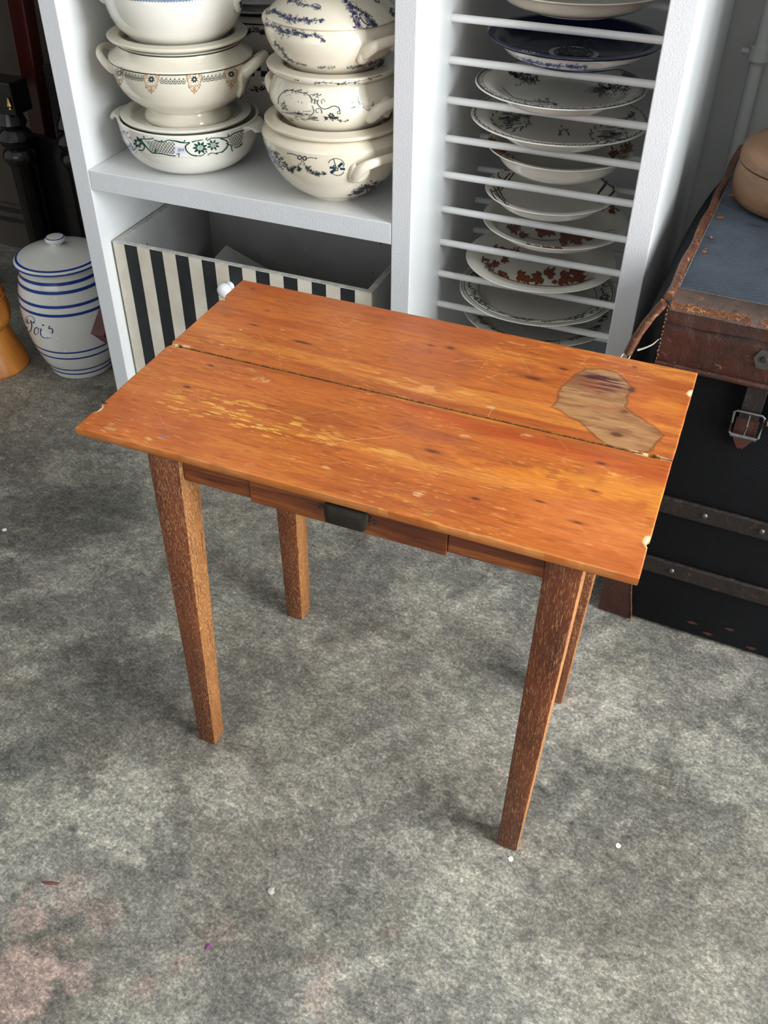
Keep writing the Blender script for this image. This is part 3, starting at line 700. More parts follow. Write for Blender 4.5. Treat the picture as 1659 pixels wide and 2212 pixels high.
# dark putty strip at the bottom of the seam
bm = bmesh.new(); box(bm, TX0+.003, TX1-.003, TG-.0008, TG+.0008, TH-.0100, TH-.0032); obj('seam_filler', bm, 'putty', table)
ZL = TH-.0112
def leg(bot, top, mat, bev=.0028):
    bm = bmesh.new(); hexa(bm, [(x, y, 0.0) for x, y in bot], [(x, y, ZL) for x, y in top], bev); bm.normal_update()
    for f in bm.faces: f.material_index = 1 if f.normal.x > .6 else 0  # window-facing sides get the wood with light painted into its wear
    return obj('leg', bm, mat, table, smooth=35)
def rect(x0, x1, y0, y1): return [(x0, y0), (x1, y0), (x1, y1), (x0, y1)]
leg(rect(-.5878, -.5595, .7205, .7490), rect(-.5850, -.5420, .7215, .7620), ['leg_wood', 'leg_wood_worn_lit'])
leg(rect(-.1119, -.0833, .7240, .7525), rect(-.1085, -.0680, .7240, .7640), ['leg_wood_dark', 'leg_wood_worn_lit'])
leg(rect(-.5796, -.5495, 1.0050, 1.0400), rect(-.5850, -.5430, 1.0000, 1.0420), ['leg_wood', 'leg_wood_worn_lit'])
leg(rect(-.1160, -.0878, .9985, 1.0300), rect(-.1120, -.0700, .9940, 1.0360), ['leg_wood', 'leg_wood_worn_lit'])
ZA = .5155
def apron(name, x0, x1, y0, y1, z0, z1=ZL-.0002, bev=.001):
    bm = bmesh.new(); box(bm, x0, x1, y0, y1, z0, z1, bev, 2); return obj(name, bm, 'apron_wood', table)
apron('apron', -.5422, -.4548, .7285, .7445, ZA+.001); apron('apron', -.2150, -.1088, .7290, .7450, ZA+.0015)
drawer = apron('drawer_front', -.4540, -.2158, .7270, .7450, ZA-.003)
apron('apron', -.5422, -.1120, 1.018, 1.034, ZA); apron('apron', -.575, -.560, .762, 1.0, ZA); apron('apron', -.094, -.079, .764, .994, ZA)
# cup pull and screws on the drawer
prof = []
V = []; Fc = []
nu, nv = 14, 8
for i in range(nu+1):
    u = i/nu; x = -.3590+.0530*u
    hw = math.sqrt(max(0, 1-(2*u-1)**10))
    for j in range(nv+1):
        a = math.pi*.5*j/nv; V.append((x, .7268-.0085*math.sin(a)*(.35+.65*hw), .5215+.0235*math.cos(a)*(.75+.25*hw)+.0035*(1-hw)))
for i in range(nu):
    for j in range(nv): k = i*(nv+1)+j; Fc.append((k, k+1, k+nv+2, k+nv+1))
tag(pyobj('cup_pull', V, Fc, 'brass_dark', drawer, smooth=60), 'dark tarnished metal cup pull')
for x, z in ((-.3645, .5350), (-.2995, .5325)):
    V, Fc = lathe([(0, .0), (.0036, .0), (.0036, .0006), (.0016, .0006), (.0014, -.001), (0, -.001)], 0, 0, 14)
    pyobj('screw', [(x+a, .7268-c_-.0002, z+b) for a, b, c_ in V], Fc, 'rivet', drawer, smooth=40)
for x, z in ((-.338, .5440), (-.352, .545), (-.305, .5395)):
    V, Fc = lathe([(0, .0006), (.0022, .0005), (.0024, 0)], 0, 0, 10); pyobj('nail_head', [(x+a, .7268-c_-.0002, z+b) for a, b, c_ in V], Fc, 'hole_dark', drawer)

# ================================================================== striped storage box in the lower bay
BX0, BX1, BY0, BY1, BZ0, BZ1 = -1.1085, -.5775, 1.3845, 1.722, .0856, .4395
sbox = thing('storage_box', 'open storage box with black and cream striped front in the lower shelf bay', 'box', (BX0, BY0, BZ0))
tk = .011
fp = obj('front_panel', BM((BX0, BX1, BY0, BY0+tk, BZ0, BZ1-.0015, .0012)), 'striped_card', sbox)
tag(fp, 'front panel with broad black and cream vertical stripes')
obj('side_panel', BM((BX0, BX0+tk, BY0+tk+.0002, BY1, BZ0, BZ1-.0015)), 'box_grey', sbox); obj('side_panel', BM((BX1-tk, BX1, BY0+tk+.0002, BY1, BZ0, BZ1-.0015)), 'box_grey', sbox)
obj('back_panel', BM((BX0+tk+.0002, BX1-tk-.0002, BY1-tk, BY1, BZ0, BZ1-.0015)), 'box_grey', sbox); obj('bottom_panel', BM((BX0+tk+.0002, BX1-tk-.0002, BY0+tk+.0002, BY1-tk-.0002, BZ0, BZ0+.008)), 'box_grey', sbox)
bm = bmesh.new()
for a in ((BX0-.0004, BX1+.0004, BY0-.0006, BY0+tk, BZ1-.0014, BZ1, .0006), (BX0-.0004, BX0+tk, BY0+tk, BY1, BZ1-.0014, BZ1), (BX1-tk, BX1+.0004, BY0+tk, BY1, BZ1-.0014, BZ1), (BX0+tk, BX1-tk, BY1-tk, BY1, BZ1-.0014, BZ1)): box(bm, *a)
tag(obj('rim', bm, 'box_rim', sbox), 'scuffed pale rim')
kx, kz = -.8600, .397
V, Fc = lathe([(0, .030), (.007, .0295), (.0125, .026), (.0145, .020), (.0125, .014), (.008, .010), (.0065, .005), (.009, .001), (.009, 0), (0, 0)], 0, 0, 32)
tag(pyobj('knob', [(kx+a, BY0-c_-.0002, kz+b) for a, b, c_ in V], [f[::-1] for f in Fc], 'porcelain', sbox, smooth=60), 'white porcelain knob')
# loose white sheet leaning inside
a, b, c_, d = (Vector(p) for p in ((-1.062, 1.46, .268), (-1.018, 1.640, .338), (-.70, 1.66, .205), (-.70, 1.46, .175)))
bm = bmesh.new(); n_ = (b-a).cross(d-a).normalized()*.003
hexa(bm, [a, b, c_, d], [p+(-n_ if n_.z < 0 else n_) for p in (a, b, c_, d)]); bmesh.ops.recalc_face_normals(bm, faces=bm.faces)
tag(obj('white_board', bm, 'paper_white', org=a), 'thin white board leaning inside the striped box', 'board')

# ================================================================== tureens
def vessel(name, label, cat, X, Y, outer, inner, mat, group=None, n=112, part='body', sp=4):
    t_ = thing(name, label, cat, (X, Y, outer[0][1]), group)
    o = spline(outer, sp); prof = [(0, outer[0][1]+.002), (outer[0][0]*.86, outer[0][1]+.002), (outer[0][0]*.9, outer[0][1])]+o+spline(inner, 3)
    V, Fc = lathe(prof, X, Y, n); pyobj(part, V, Fc, mat, t_, smooth=50)
    return t_, LatheMap(X, Y, o)
def upturned_lid(label, X, Y, r0, z0, rw, zw, zb, mat, group='upturned lids between the stacked tureens', lip=.004):
    prof = [(0, zb-.004), (rw*.96, zb-.004), (rw*.995, zb), (rw*1.012, z0-lip-.0035), (r0*.95, z0-lip-.002), (r0*.985, z0-lip), (r0, z0-lip*.4), (r0, z0), (r0*.985, z0+.0012), (r0*.96, z0+.001), (rw*1.06, zw+.0005), (rw*1.01, zw), (rw*.985, zw-.002), (rw*.95, zb+.001), (rw*.9, zb), (0, zb)]
    V, Fc = lathe(prof, X, Y, 112)
    o = pyobj('tureen_lid', V, Fc, mat, None, (X, Y, zb-.004), smooth=42)
    return tag(o, label, 'lid', group), LatheMap(X, Y, [(rw*1.012, z0-lip-.0035), (r0*.95, z0-lip-.002), (r0*.985, z0-lip), (r0, z0-lip*.4), (r0, z0)])
def loop_handle(parent, X, Y, ang, r, z, half, ext, rise, rad, mat, name='handle', sink=.005, flat=1.0, curl=False, m=None):
    """a rounded strap leaving the wall at ang-half, out to r+ext and back at ang+half (degrees)"""
    def P(a, rr, zz): a = math.radians(a); return (X+rr*math.cos(a), Y+rr*math.sin(a), zz)
    re = float(m.R(z-rise*.9))-sink if m else r-sink
    pts = [P(ang-half*1.15, re, z-rise*.9), P(ang-half*1.05, r+ext*.35, z-rise*.35), P(ang-half*.75, r+ext*.85, z+rise*.25), P(ang, r+ext, z+rise*.45), P(ang+half*.75, r+ext*.85, z+rise*.25), P(ang+half*1.05, r+ext*.35, z-rise*.35), P(ang+half*1.15, re, z-rise*.9)]
    path = spline(pts, 6); m_ = len(path)
    nn_ = m_ - 1; rr = [rad*(.85+.45*abs(2*i/nn_-1)**1.5)*(1-.55*abs(2*i/nn_-1)**10) for i in range(m_)]
    V, Fc = tube(path, rr, 14, flat)
    if curl:
        for sgn, ip in ((1, 1), (-1, 5)):
            c0 = Vector(pts[ip]); V, Fc = join((V, Fc), tube([c0+Vector((0, 0, .010)), c0+Vector((0, 0, .002)), c0-Vector((0, 0, .014))], [rad*.5, rad*1.5, rad*.4], 12))
    return pyobj(name, V, Fc, mat, parent, smooth=60)
rnd = random.Random(5)
XA, YA = -.9668, 1.4784
# A: low green-patterned casserole
tA, mA = vessel('serving_bowl', 'low cream serving bowl with green lattice and flower band and a price sticker', 'bowl', XA, YA,
    [(.068, ZT+.0003), (.078, .5850), (.0955, .5945), (.1085, .6080), (.1150, .6220), (.1170, .6290), (.1190, .6300), (.1220, .6480), (.1232, .6600), (.1236, .6640)],
    [(.1225, .6655), (.1200, .6655), (.1170, .6600), (.111, .622), (.085, .598), (0, .590)], 'cream_white')
def lug(parent, X, Y, ang, r, z, mat, drop=.012, ext=.022, wid=.026):
    a = math.radians(ang); rd = Vector((math.cos(a), math.sin(a), 0)); tn = Vector((-math.sin(a), math.cos(a), 0))
    V = []; Fc = []; prof = [(-.004, .001, 1.35), (.006, .004, 1.15), (.013, .003, 1.0), (ext*.9, -.003, .85), (ext, -drop*.8, .75), (ext-.004, -drop, .7), (ext-.008, -drop*.45, .8), (.010, -.005, .95), (.003, -.009, 1.15), (-.004, -.012, 1.35)]
    pr = spline(prof, 3); nu = 10
    for u, h, wv_ in pr:
        for k in range(nu+1):
            s_ = (2*k/nu-1); V.append(tuple(Vector((X, Y, z))+rd*(r+u-.006*s_*s_)+tn*(s_*wid*wv_)+Vector((0, 0, h*(1-.25*s_*s_)))))
    m = len(pr)
    for i in range(m-1):
        for k in range(nu): Fc.append((i*(nu+1)+k, i*(nu+1)+k+1, (i+1)*(nu+1)+k+1, (i+1)*(nu+1)+k))
    Fc.append(tuple(i*(nu+1) for i in range(m))); Fc.append(tuple(i*(nu+1)+nu for i in range(m))[::-1])
    o = pyobj('handle', V, Fc, mat, parent, smooth=50)
    bm = bmesh.new(); bm.from_mesh(o.data); bmesh.ops.recalc_face_normals(bm, faces=bm.faces); bm.to_mesh(o.data); bm.free()
lug(tA, XA, YA, 193, .1225, .6605, 'cream_white'); lug(tA, XA, YA, 4, .1225, .6605, 'cream_white')
G = []
def z4(a, b): return (230+a*.217, 200+b*.217)
def L(pts, w, w1=None, k=4): return s_line([z4(*p_) for p_ in pts], w, w1, k)
for cx_, cy_, n_ in ((932, 548, 9), (1062, 522, 8)):
    x, y = z4(cx_, cy_); G += s_flower(x, y, 17 if cx_ < 1000 else 15, n_, .36, .3, .85, .28)
    G += s_ring(x, y, 2.6, 1.0)
x, y = z4(315, 500); G += s_flower(x, y, 11, 7, .5, .2, 1.1, .25)
G += L([(830, 500), (790, 530), (800, 580), (850, 620), (905, 628)], 2.6) + L([(1130, 455), (1195, 480), (1205, 530), (1150, 590), (1085, 605)], 2.8)
G += L([(780, 500), (690, 480), (640, 478)], 2.0) + L([(850, 490), (900, 478), (960, 470)], 1.8) + L([(1000, 480), (1040, 455), (1110, 450)], 1.9) + L([(1110, 450), (1200, 445), (1280, 400), (1375, 372)], 2.2)
G += L([(910, 628), (950, 625), (985, 600)], 1.6) + L([(1005, 625), (1040, 600), (1085, 605)], 1.6) + L([(1190, 505), (1240, 530), (1245, 570)], 2.0) + L([(1270, 550), (1320, 535), (1355, 505)], 2.0)
G += L([(340, 460), (420, 462), (470, 455)], 2.0) + L([(470, 470), (560, 490), (620, 472), (690, 485), (760, 500), (830, 495)], 1.8) + L([(300, 440), (350, 480), (400, 540), (460, 600), (495, 585)], 2.4) + L([(470, 600), (560, 610), (640, 625), (690, 630)], 2.2) + L([(320, 570), (360, 575), (380, 540), (365, 505)], 2.4) + L([(700, 615), (725, 605), (720, 640)], 1.4)
for cx_, cy_, an in ((480, 580, -.6), (545, 495, -1.2), (770, 495, -1.0), (985, 470, -.8), (1210, 440, -1.4), (985, 575, .9), (1085, 600, .5), (880, 480, 2.6), (1245, 560, 1.2), (380, 455, -2)): G += s_leaf(*z4(cx_, cy_), an, 7, 2.6)
put('printed_band', mA.px, G, 'ink_green', tA)
G = []
for quad in (((385, 478), (690, 492), (680, 615), (455, 590)), ((1205, 455), (1370, 375), (1350, 520), (1245, 540))):
    q4 = np.array([z4(*p_) for p_ in quad])
    def uv(u, v): return tuple((q4[0]*(1-u)+q4[1]*u)*(1-v)+(q4[3]*(1-u)+q4[2]*u)*v)
    nn = 9 if quad[0][0] < 1000 else 5
    for i in range(-4, nn+1):
        for sg in (1, -1):
            pts = []
            for v in np.linspace(0, 1, 9):
                u = (i+v*3.2)/nn if sg > 0 else (i+3.2-v*3.2)/nn
                if 0 <= u <= 1: pts.append(uv(u, v))
            if len(pts) > 2: G += s_line(pts, .9)
put('printed_lattice', mA.px, G, 'ink_greenblack', tA)
put('printed_haze', mA.px, s_garland([(268, 285), (282, 310), (290, 325)], 9, 40, 3.2, rnd, .4), 'ink_violet', tA)
put('price_sticker', lambda P: mA.px(P), [[(375.5, 317), (398.5, 316), (400.5, 330.5), (375, 332)]], 'sticker', tA)
G = []
def mA2(P):
    H, ok = mA.px(P); v = CAMn-H; return H+v/np.linalg.norm(v, axis=1, keepdims=True)*.0006, ok
G += s_line([(384, 321.5), (386.6, 320.8), (386.9, 323), (384.3, 327), (387.4, 326.6)], .7) + s_ring(390.2, 323.6, 1.9, .7, 1.5, 10) + s_line([(397.6, 321.4), (396, 321.2), (395, 323.5), (396, 326), (397.8, 325.6)], .6) + s_line([(394.4, 322.8), (397, 322.6)], .5) + s_line([(394.4, 324.4), (396.8, 324.2)], .5)
put('price_writing', mA2, G, 'ink_black', tA)
# lid of A, lying bowl side up
upturned_lid('plain cream upturned lid lying on the green-banded bowl', XA-.004, YA, .1140, .6690, .0985, .6705, .6603, 'cream_white')
# B: footed tureen with gold medallions
zB = .6609
tB, mB = vessel('soup_tureen', 'footed cream soup tureen with gold medallions and a grey-green chain band', 'tureen', XA, YA,
    [(.0740, zB), (.0755, zB+.004), (.0735, zB+.010), (.0675, zB+.018), (.0690, zB+.0225), (.0850, .6915), (.1020, .7060), (.1120, .7225), (.1178, .7410), (.1206, .7580), (.1210, .7640), (.1180, .7665), (.1090, .7735), (.1045, .7785), (.1032, .7825), (.1040, .7855)],
    [(.1030, .7864), (.1000, .7858), (.0985, .780), (.114, .757), (.100, .712), (0, .690)], 'cream', sp=5)
loop_handle(tB, XA, YA, 196, .1180, .757, 15, .021, .022, .0066, 'cream', m=mB)
def relief(name, m, outline, h, mat, parent):
    """a raised, rounded boss whose outline lies on the vessel wall"""
    P = np.array(spline(list(outline)+[outline[0]], 4)[:-1], float); c0 = P.mean(0); rows = []
    for k_, e in ((1.0, -.0015), (1.0, h*.35), (.93, h*.72), (.80, h*.94), (.55, h), (.25, h)):
        H, ok = m.px(c0+(P-c0)*k_, e=e)
        if not ok.all(): H[~ok] = H[ok].mean(0)
        rows.append(H)
    n = len(P); V = [tuple(p_) for r_ in rows for p_ in r_]; Fc = []
    for k_ in range(len(rows)-1):
        for i in range(n): j = (i+1) % n; Fc.append((k_*n+i, k_*n+j, (k_+1)*n+j, (k_+1)*n+i))
    Fc.append(tuple((len(rows)-1)*n+i for i in range(n)))
    o = pyobj(name, V, Fc, mat, parent, smooth=70)
    bm = bmesh.new(); bm.from_mesh(o.data); bmesh.ops.recalc_face_normals(bm, faces=bm.faces); bm.to_mesh(o.data); bm.free()
    return o
hB = loop_handle(tB, XA, YA, 12, .1180, .757, 12, .026, .018, .0092, 'cream', m=mB)
def zc(a, b): return (220+a*.205, 80+b*.205)
def mLd(r0): return None
G = []
for th_ in np.linspace(0, 2*math.pi, 161)[:-1]:
    pass
def ring_strip(m, z0, z1, n=160, e=.0005):
    th = np.linspace(0, 2*math.pi, n+1)[:-1]; zz = np.linspace(z0, z1, 4); V = []; Fc = []
    for z in zz: V += list(m.off(th, np.full(n, z), e))
    for k in range(3):
        for i in range(n): j = (i+1) % n; Fc.append((k*n+i, k*n+j, (k+1)*n+j, (k+1)*n+i))
    return V, Fc
lf = relief('handle_leaf', mB, [(517, 160), (522, 148), (529, 142), (535, 145), (537, 153), (536, 165), (533, 180), (529, 195), (524, 208), (517, 214), (511, 208), (513, 198), (516, 186), (515, 172)], .0065, 'cream', tB)
put('leaf_line', lambda P: mB.px(P, e=.0072), s_line([(519, 162), (523, 152), (530, 147), (534, 152), (531, 158)], 1.0, None, 4)+s_line([(532, 166), (527, 180), (523, 196), (520, 206)], 1.1, None, 4)+s_line([(528, 170), (523, 182), (521, 196)], .9, None, 4)+s_ring(516.5, 205, 2.6, 1.0), 'ink_greenblack', lf)
pyobj('painted_line', *ring_strip(mB, .7606, .7622), 'ink_greenblack', tB); pyobj('painted_line', *ring_strip(mB, .7828, .7850), 'ink_greenblack', tB)
Gg, Gr = [], []
meds = [((523, 385), 1), ((975, 385), 1), ((1362, 330), .85), ((185, 320), .55)]
for (mx, my), sc in meds:
    def q(dx, dy): return zc(mx+dx*sc, my+dy)
    Gr += s_flower(*q(0, 60), 8.2, 8, .42, .39, 1.0, .2)
    for sg in (-1, 1):
        w_ = .7
        Gg += s_line([q(sg*20, 5), q(sg*50, 10), q(sg*75, 20), q(sg*70, 60), q(sg*60, 110)], w_, None, 4) + s_line([q(sg*85, 15), q(sg*80, 60), q(sg*65, 95)], .7, None, 3)
        Gg += s_curl(*q(sg*62, 25), 3.6, 1.5, 1.0, .8, sg) + s_curl(*q(sg*48, 130), 4.2, 0, 1.1, .9, -sg) + s_line([q(sg*62, 110), q(sg*45, 150), q(sg*22, 185), q(0, 200)], .7, None, 4)
        Gg += s_curl(*q(sg*18, 140), 3.4, 1.5, 1.0, .8, sg) + s_leaf(*q(sg*30, 175), 1.57+sg*.6, 5, 2) + s_dot(*q(sg*55, 150), 1.0) + s_leaf(*q(sg*40, 8), -.6*sg-1.57, 3.4, 1.4)
    for dx, dy in ((-40, 90), (40, 90), (-25, 120), (25, 120), (0, 130), (-60, 55), (60, 55), (-12, 165), (12, 165), (-45, 25), (45, 25)): Gg += s_curl(*q(dx, dy), 2.2, dx*.1, .9, .6, 1 if dx > 0 else -1) + s_dot(*q(dx*1.15, dy+14), .6, 5)
    Gg += s_line([q(0, 150), q(0, 215)], .7) + s_dot(*q(0, 205), 1.2) + s_leaf(*q(0, 160), 1.57, 6, 2.6) + s_line([q(-30, 6), q(0, 12), q(30, 6)], .8, None, 3)
for (x0, y0), (x1, y1), n_ in (((612, 460), (885, 465), 6), ((1058, 445), (1305, 405), 6), ((240, 395), (440, 440), 6)):
    for i in range(n_):
        u = (i+.5)/n_; x, y = zc(x0+(x1-x0)*u, y0+(y1-y0)*u+8*math.sin(u*3.1)); wv_ = (abs(x1-x0)/n_*.205)*.46
        Gr += s_ring(x, y, wv_*.95, .75, 4.6/wv_ if wv_ < 4.6 else 1.05, 12) + s_dot(x, y, 1.5) + s_leaf(x-1, y-4, -1.2, 5, 1.4) + s_line([(x-wv_, y+5), (x+wv_, y+5)], .6)
put('gold_print', mB.px, Gg, 'ink_gold', tB); put('chain_print', mB.px, Gr, 'ink_greenblack', tB)
lB, mlB = upturned_lid('wide cream upturned lid lying on the gold-banded footed tureen', XA-.002, YA, .1168, .7965, .0955, .7985, .7815, 'cream', lip=.0035)
# C: top tureen, cut by the frame
zC = .7820
tC, mC = vessel('soup_tureen', 'rounded cream tureen with blue beaded rim line, topmost of its stack', 'tureen', XA, YA,
    [(.0500, zC), (.0640, .7845), (.0760, .7910), (.0870, .7995), (.0990, .8120), (.1080, .8290), (.1125, .8480), (.1125, .8650), (.1090, .8830), (.1040, .8930), (.1050, .8990)],
    [(.1035, .9000), (.0995, .8990), (.098, .892), (.106, .85), (.085, .802), (0, .792)], 'cream_white')
zl_ = float(mC.px([(390, 3)])[0][0][2])
pyobj('blue_line', *ring_strip(mC, zl_, zl_+.006), 'ink_slate', tC)
V = []; Fc = []
for i in range(150):
    th = 2*math.pi*i/150
    for dz, dt in ((zl_, -.007), (zl_-.0013, 0), (zl_, .007)): V.append(mC.off(np.array([th+dt]), np.array([dz]), .0006)[0])
    Fc.append((3*i, 3*i+1, 3*i+2))
pyobj('beaded_line', V, Fc, 'ink_black', tC)
for ang in (205, 18):
    h = loop_handle(tC, XA, YA, ang, .1110, .866, 15, .020, .020, .0065, 'cream_white', m=mC)
    a = math.radians(ang-13); c0 = np.array([XA+.1135*math.cos(a), YA+.1135*math.sin(a), .852])
    V, Fc = lathe([(0, .0045), (.008, .004), (.013, .002), (.0145, -.002)], 0, 0, 20)
    pyobj('handle_boss', [tuple(c0+np.array([math.cos(a)*z-math.sin(a)*x, math.sin(a)*z+math.cos(a)*x, y*1.35])) for x, y, z in V], Fc, 'cream_white', tC, smooth=60)
    V = []; Fc = []
    for dx, dy, r_ in ((-.003, .008, .0042), (.004, .002, .0036), (-.001, -.006, .0044), (.004, .010, .003), (-.005, .0, .003)):
        b = len(V)
        for k in range(8):
            x = dx+r_*math.cos(k*.785); y = dy+r_*1.3*math.sin(k*.785); V.append(tuple(c0+np.array([math.cos(a)*.0052-math.sin(a)*x, math.sin(a)*.0052+math.cos(a)*x, y])))
        Fc.append(tuple(range(b, b+8)))
    pyobj('handle_print', V, Fc, 'ink_navy', tC)

# second stack
XD, YD = -.6707, 1.4525
tD, mD = vessel('serving_bowl', 'deep cream serving bowl with navy flower garlands and a torch motif', 'bowl', XD, YD,
    [(.0490, ZT+.0003), (.0500, .5850), (.0490, .5872), (.0660, .5935), (.0850, .6080), (.1010, .6280), (.1115, .6480), (.1175, .6680), (.1198, .6810), (.1202, .6850), (.1180, .6885), (.1110, .6945), (.1080, .6965)],
    [(.1065, .6971), (.1045, .6965), (.112, .682), (.095, .628), (.06, .597), (0, .593)], 'cream_warm', sp=5)
loop_handle(tD, XD, YD, -27, .1120, .662, 22, .023, .026, .0085, 'cream_warm', flat=.75, m=mD)
loop_handle(tD, XD, YD, 156, .1120, .665, 24, .026, .020, .0085, 'cream_warm', flat=.75, m=mD)
relief('handle_leaf', mD, [(758, 358), (766, 352), (778, 362), (790, 358), (798, 366), (790, 382), (776, 391), (762, 389), (752, 380)], .007, 'cream_warm', tD)
def zd(a, b): return (550+a*.1869, 240+b*.1869)
G = s_garland([zd(240, 480), zd(300, 570), zd(360, 650), zd(410, 680)], 10, 90, 3.2, rnd, .5) + s_garland([zd(430, 680), zd(500, 640), zd(520, 690)], 9, 46, 3.4, rnd, .6) + s_garland([zd(580, 620), zd(650, 690), zd(720, 725), zd(815, 715)], 8, 85, 3.0, rnd, .5)
G += s_ring(*zd(522, 535), 4, 2.2) + s_ring(*zd(580, 545), 4, 2.4) + s_line([zd(390, 488), zd(440, 495), zd(500, 515)], 1.6, None, 3) + s_line([zd(600, 545), zd(660, 535), zd(720, 550)], 1.2, None, 3) + s_line([zd(545, 560), zd(540, 600), zd(530, 620)], 1.0) + s_line([zd(560, 570), zd(585, 620)], 1.0) + s_leaf(*zd(400, 490), 3.4, 6, 2) + s_leaf(*zd(700, 548), -.4, 5, 2)
G += s_garland([zd(1150, 940), zd(1250, 900), zd(1380, 870), zd(1520, 815)], 11, 200, 3.4, rnd, .5) + s_garland([zd(1070, 975), zd(1120, 970), zd(1180, 950)], 3, 20, 2.4, rnd)
put('navy_print', mD.px, G, 'ink_charcoal', tD)
G = s_line([zd(880, 715), zd(1015, 600)], 6.0) + s_line([zd(870, 650), zd(1045, 670)], 5.0) + s_line([zd(910, 545), zd(940, 640)], 1.6) + s_flower(*zd(925, 640), 5, 6, .5, 0) + s_flower(*zd(950, 670), 5, 6, .5, 1)
for a in np.linspace(3.3, 6.6, 14): G += s_leaf(*zd(945+85*math.cos(a), 610+58*math.sin(a)), a+1.2, 4, 1.8)
for a in np.linspace(.3, 2.8, 10): G += s_leaf(*zd(960+70*math.cos(a), 680+58*math.sin(a)), a+1.2, 4, 1.8)
put('torch_print', mD.px, G, 'ink_torch', tD)
put('violet_print', mD.px, s_garland([zd(115, 400), zd(170, 480), zd(220, 550), zd(285, 620)], 14, 110, 3.0, rnd, .5), 'ink_violet', tD)
upturned_lid('warm cream upturned lid lying on the deep bowl with the torch motif', XD, YD, .1146, .7060, .0935, .7110, .6940, 'cream_warm', lip=.0045)
tE, mE = vessel('vegetable_tureen', 'low cream tureen with grey-green sailing ship scenes, between two lids', 'tureen', XD+.002, YD,
    [(.0520, .6946), (.0650, .6968), (.0770, .7030), (.0870, .7125), (.0975, .7245), (.1040, .7350), (.1058, .7440), (.1040, .7540), (.0985, .7660), (.0955, .7735), (.0955, .7770)],
    [(.0945, .7777), (.0920, .7770), (.100, .745), (.075, .711), (0, .704)], 'cream', sp=5)
loop_handle(tE, XD, YD, -14, .100, .742, 17, .022, .018, .0095, 'cream', flat=.8, m=mE)
loop_handle(tE, XD, YD, 166, .100, .742, 17, .022, .018, .0095, 'cream', flat=.8, m=mE)
relief('handle_leaf', mE, [(820, 222), (830, 210), (838, 208), (842, 222), (840, 238), (835, 250), (826, 250), (820, 244), (814, 234)], .007, 'cream', tE)
def ze(a, b): return (570+a*.1748, 120+b*.1748)
G = s_line([ze(180, 600), ze(185, 520), ze(240, 455), ze(330, 430), ze(420, 450), ze(520, 470), ze(585, 520), ze(590, 590)], 1.2, None, 5)
for x, y, r_, s_ in ((270, 440, 4.0, 1), (340, 435, 4.5, -1), (410, 445, 4.5, 1), (440, 440, 4, -1), (515, 470, 4, 1), (600, 500, 6, 1), (640, 490, 5, -1), (680, 500, 4, 1), (610, 560, 6, -1), (650, 570, 5, 1)): G += s_curl(*ze(x, y), r_, 1.5, .9, 1.1, s_) + s_leaf(*ze(x+12, y-6), -.7, 5, 2)
G += s_line([ze(660, 560), ze(680, 620), ze(740, 660), ze(800, 650), ze(860, 625), ze(920, 640), ze(945, 690)], 1.6, None, 5) + s_curl(*ze(925, 700), 4.5, 0, 1.2, 1.2) + s_curl(*ze(670, 690), 9, .5, .9, 1.5, -1) + s_curl(*ze(740, 565), 6, 2, 1, 1.0)
G += s_line([ze(600, 620), ze(620, 700), ze(560, 760), ze(600, 790), ze(680, 800)], 1.3, None, 4) + s_flower(*ze(830, 740), 7, 6, .5, .2) + s_garland([ze(760, 770), ze(830, 760), ze(900, 770)], 6, 26, 4.5, rnd, .1, .1) + s_garland([ze(900, 770), ze(960, 810), ze(1050, 800)], 3, 14, 3, rnd) + s_garland([ze(540, 790), ze(600, 770), ze(670, 770)], 4, 20, 3, rnd)
for x0, y0, h_ in ((290, 720, 230), (310, 715, 240), (330, 715, 230), (345, 715, 190)): G += s_line([ze(x0, y0), ze(x0-4, y0-h_)], .9)
G += s_line([ze(380, 705), ze(480, 720)], 2.0) + s_line([ze(440, 710), ze(425, 560)], .9) + s_line([ze(465, 715), ze(468, 570)], .9) + s_line([ze(390, 695), ze(425, 560), ze(430, 700)], .8) + s_line([ze(430, 700), ze(468, 570), ze(492, 705)], .8) + s_line([ze(500, 690), ze(590, 685)], .7)
put('ship_print', mE.px, G, 'ink_greenblack', tE)
G = []
for _ in range(46): x = rnd.uniform(200, 520); y = rnd.uniform(690, 790)+.12*(x-200)*.4; G += s_line([ze(x, y), ze(x+rnd.uniform(20, 60), y+rnd.uniform(0, 22))], .8)
for _ in range(16): x = rnd.uniform(215, 290); y = rnd.uniform(560, 680); G += s_leaf(*ze(x, y), rnd.random()*3, 5, 2)
for _ in range(22): x = rnd.uniform(1070, 1330); y = rnd.uniform(600, 650); G += s_line([ze(x, y), ze(x+rnd.uniform(15, 40), y+rnd.uniform(-4, 6))], .7)
G += s_line([ze(1080, 590), ze(1165, 555), ze(1210, 600)], 1.0) + s_line([ze(1165, 550), ze(1163, 500)], .9) + s_line([ze(1165, 560), ze(1190, 610)], 2.2) + s_curl(*ze(1300, 630), 9, 5.5, .7, 1.2) + s_line([ze(1250, 650), ze(1290, 680), ze(1340, 650), ze(1350, 590), ze(1345, 565)], 1.1, None, 4)
put('scene_print', mE.px, G, 'ink_greygreen', tE)
lE, mlE = upturned_lid('cream upturned lid with grey scrollwork edge lying on the ship tureen', XD, YD, .1052, .7895, .0805, .7910, .7785, 'cream', lip=.0065)
G = s_garland([ze(640, 340), ze(760, 330), ze(900, 345), ze(1060, 340), ze(1180, 315), ze(1300, 285), ze(1450, 240)], 3.4, 90, 2.6, rnd, .1, .4) + s_garland([ze(400, 300), ze(420, 310)], 2, 6, 2.5, rnd)
put('scroll_print', mlE.px, G, 'ink_charcoal', lE)
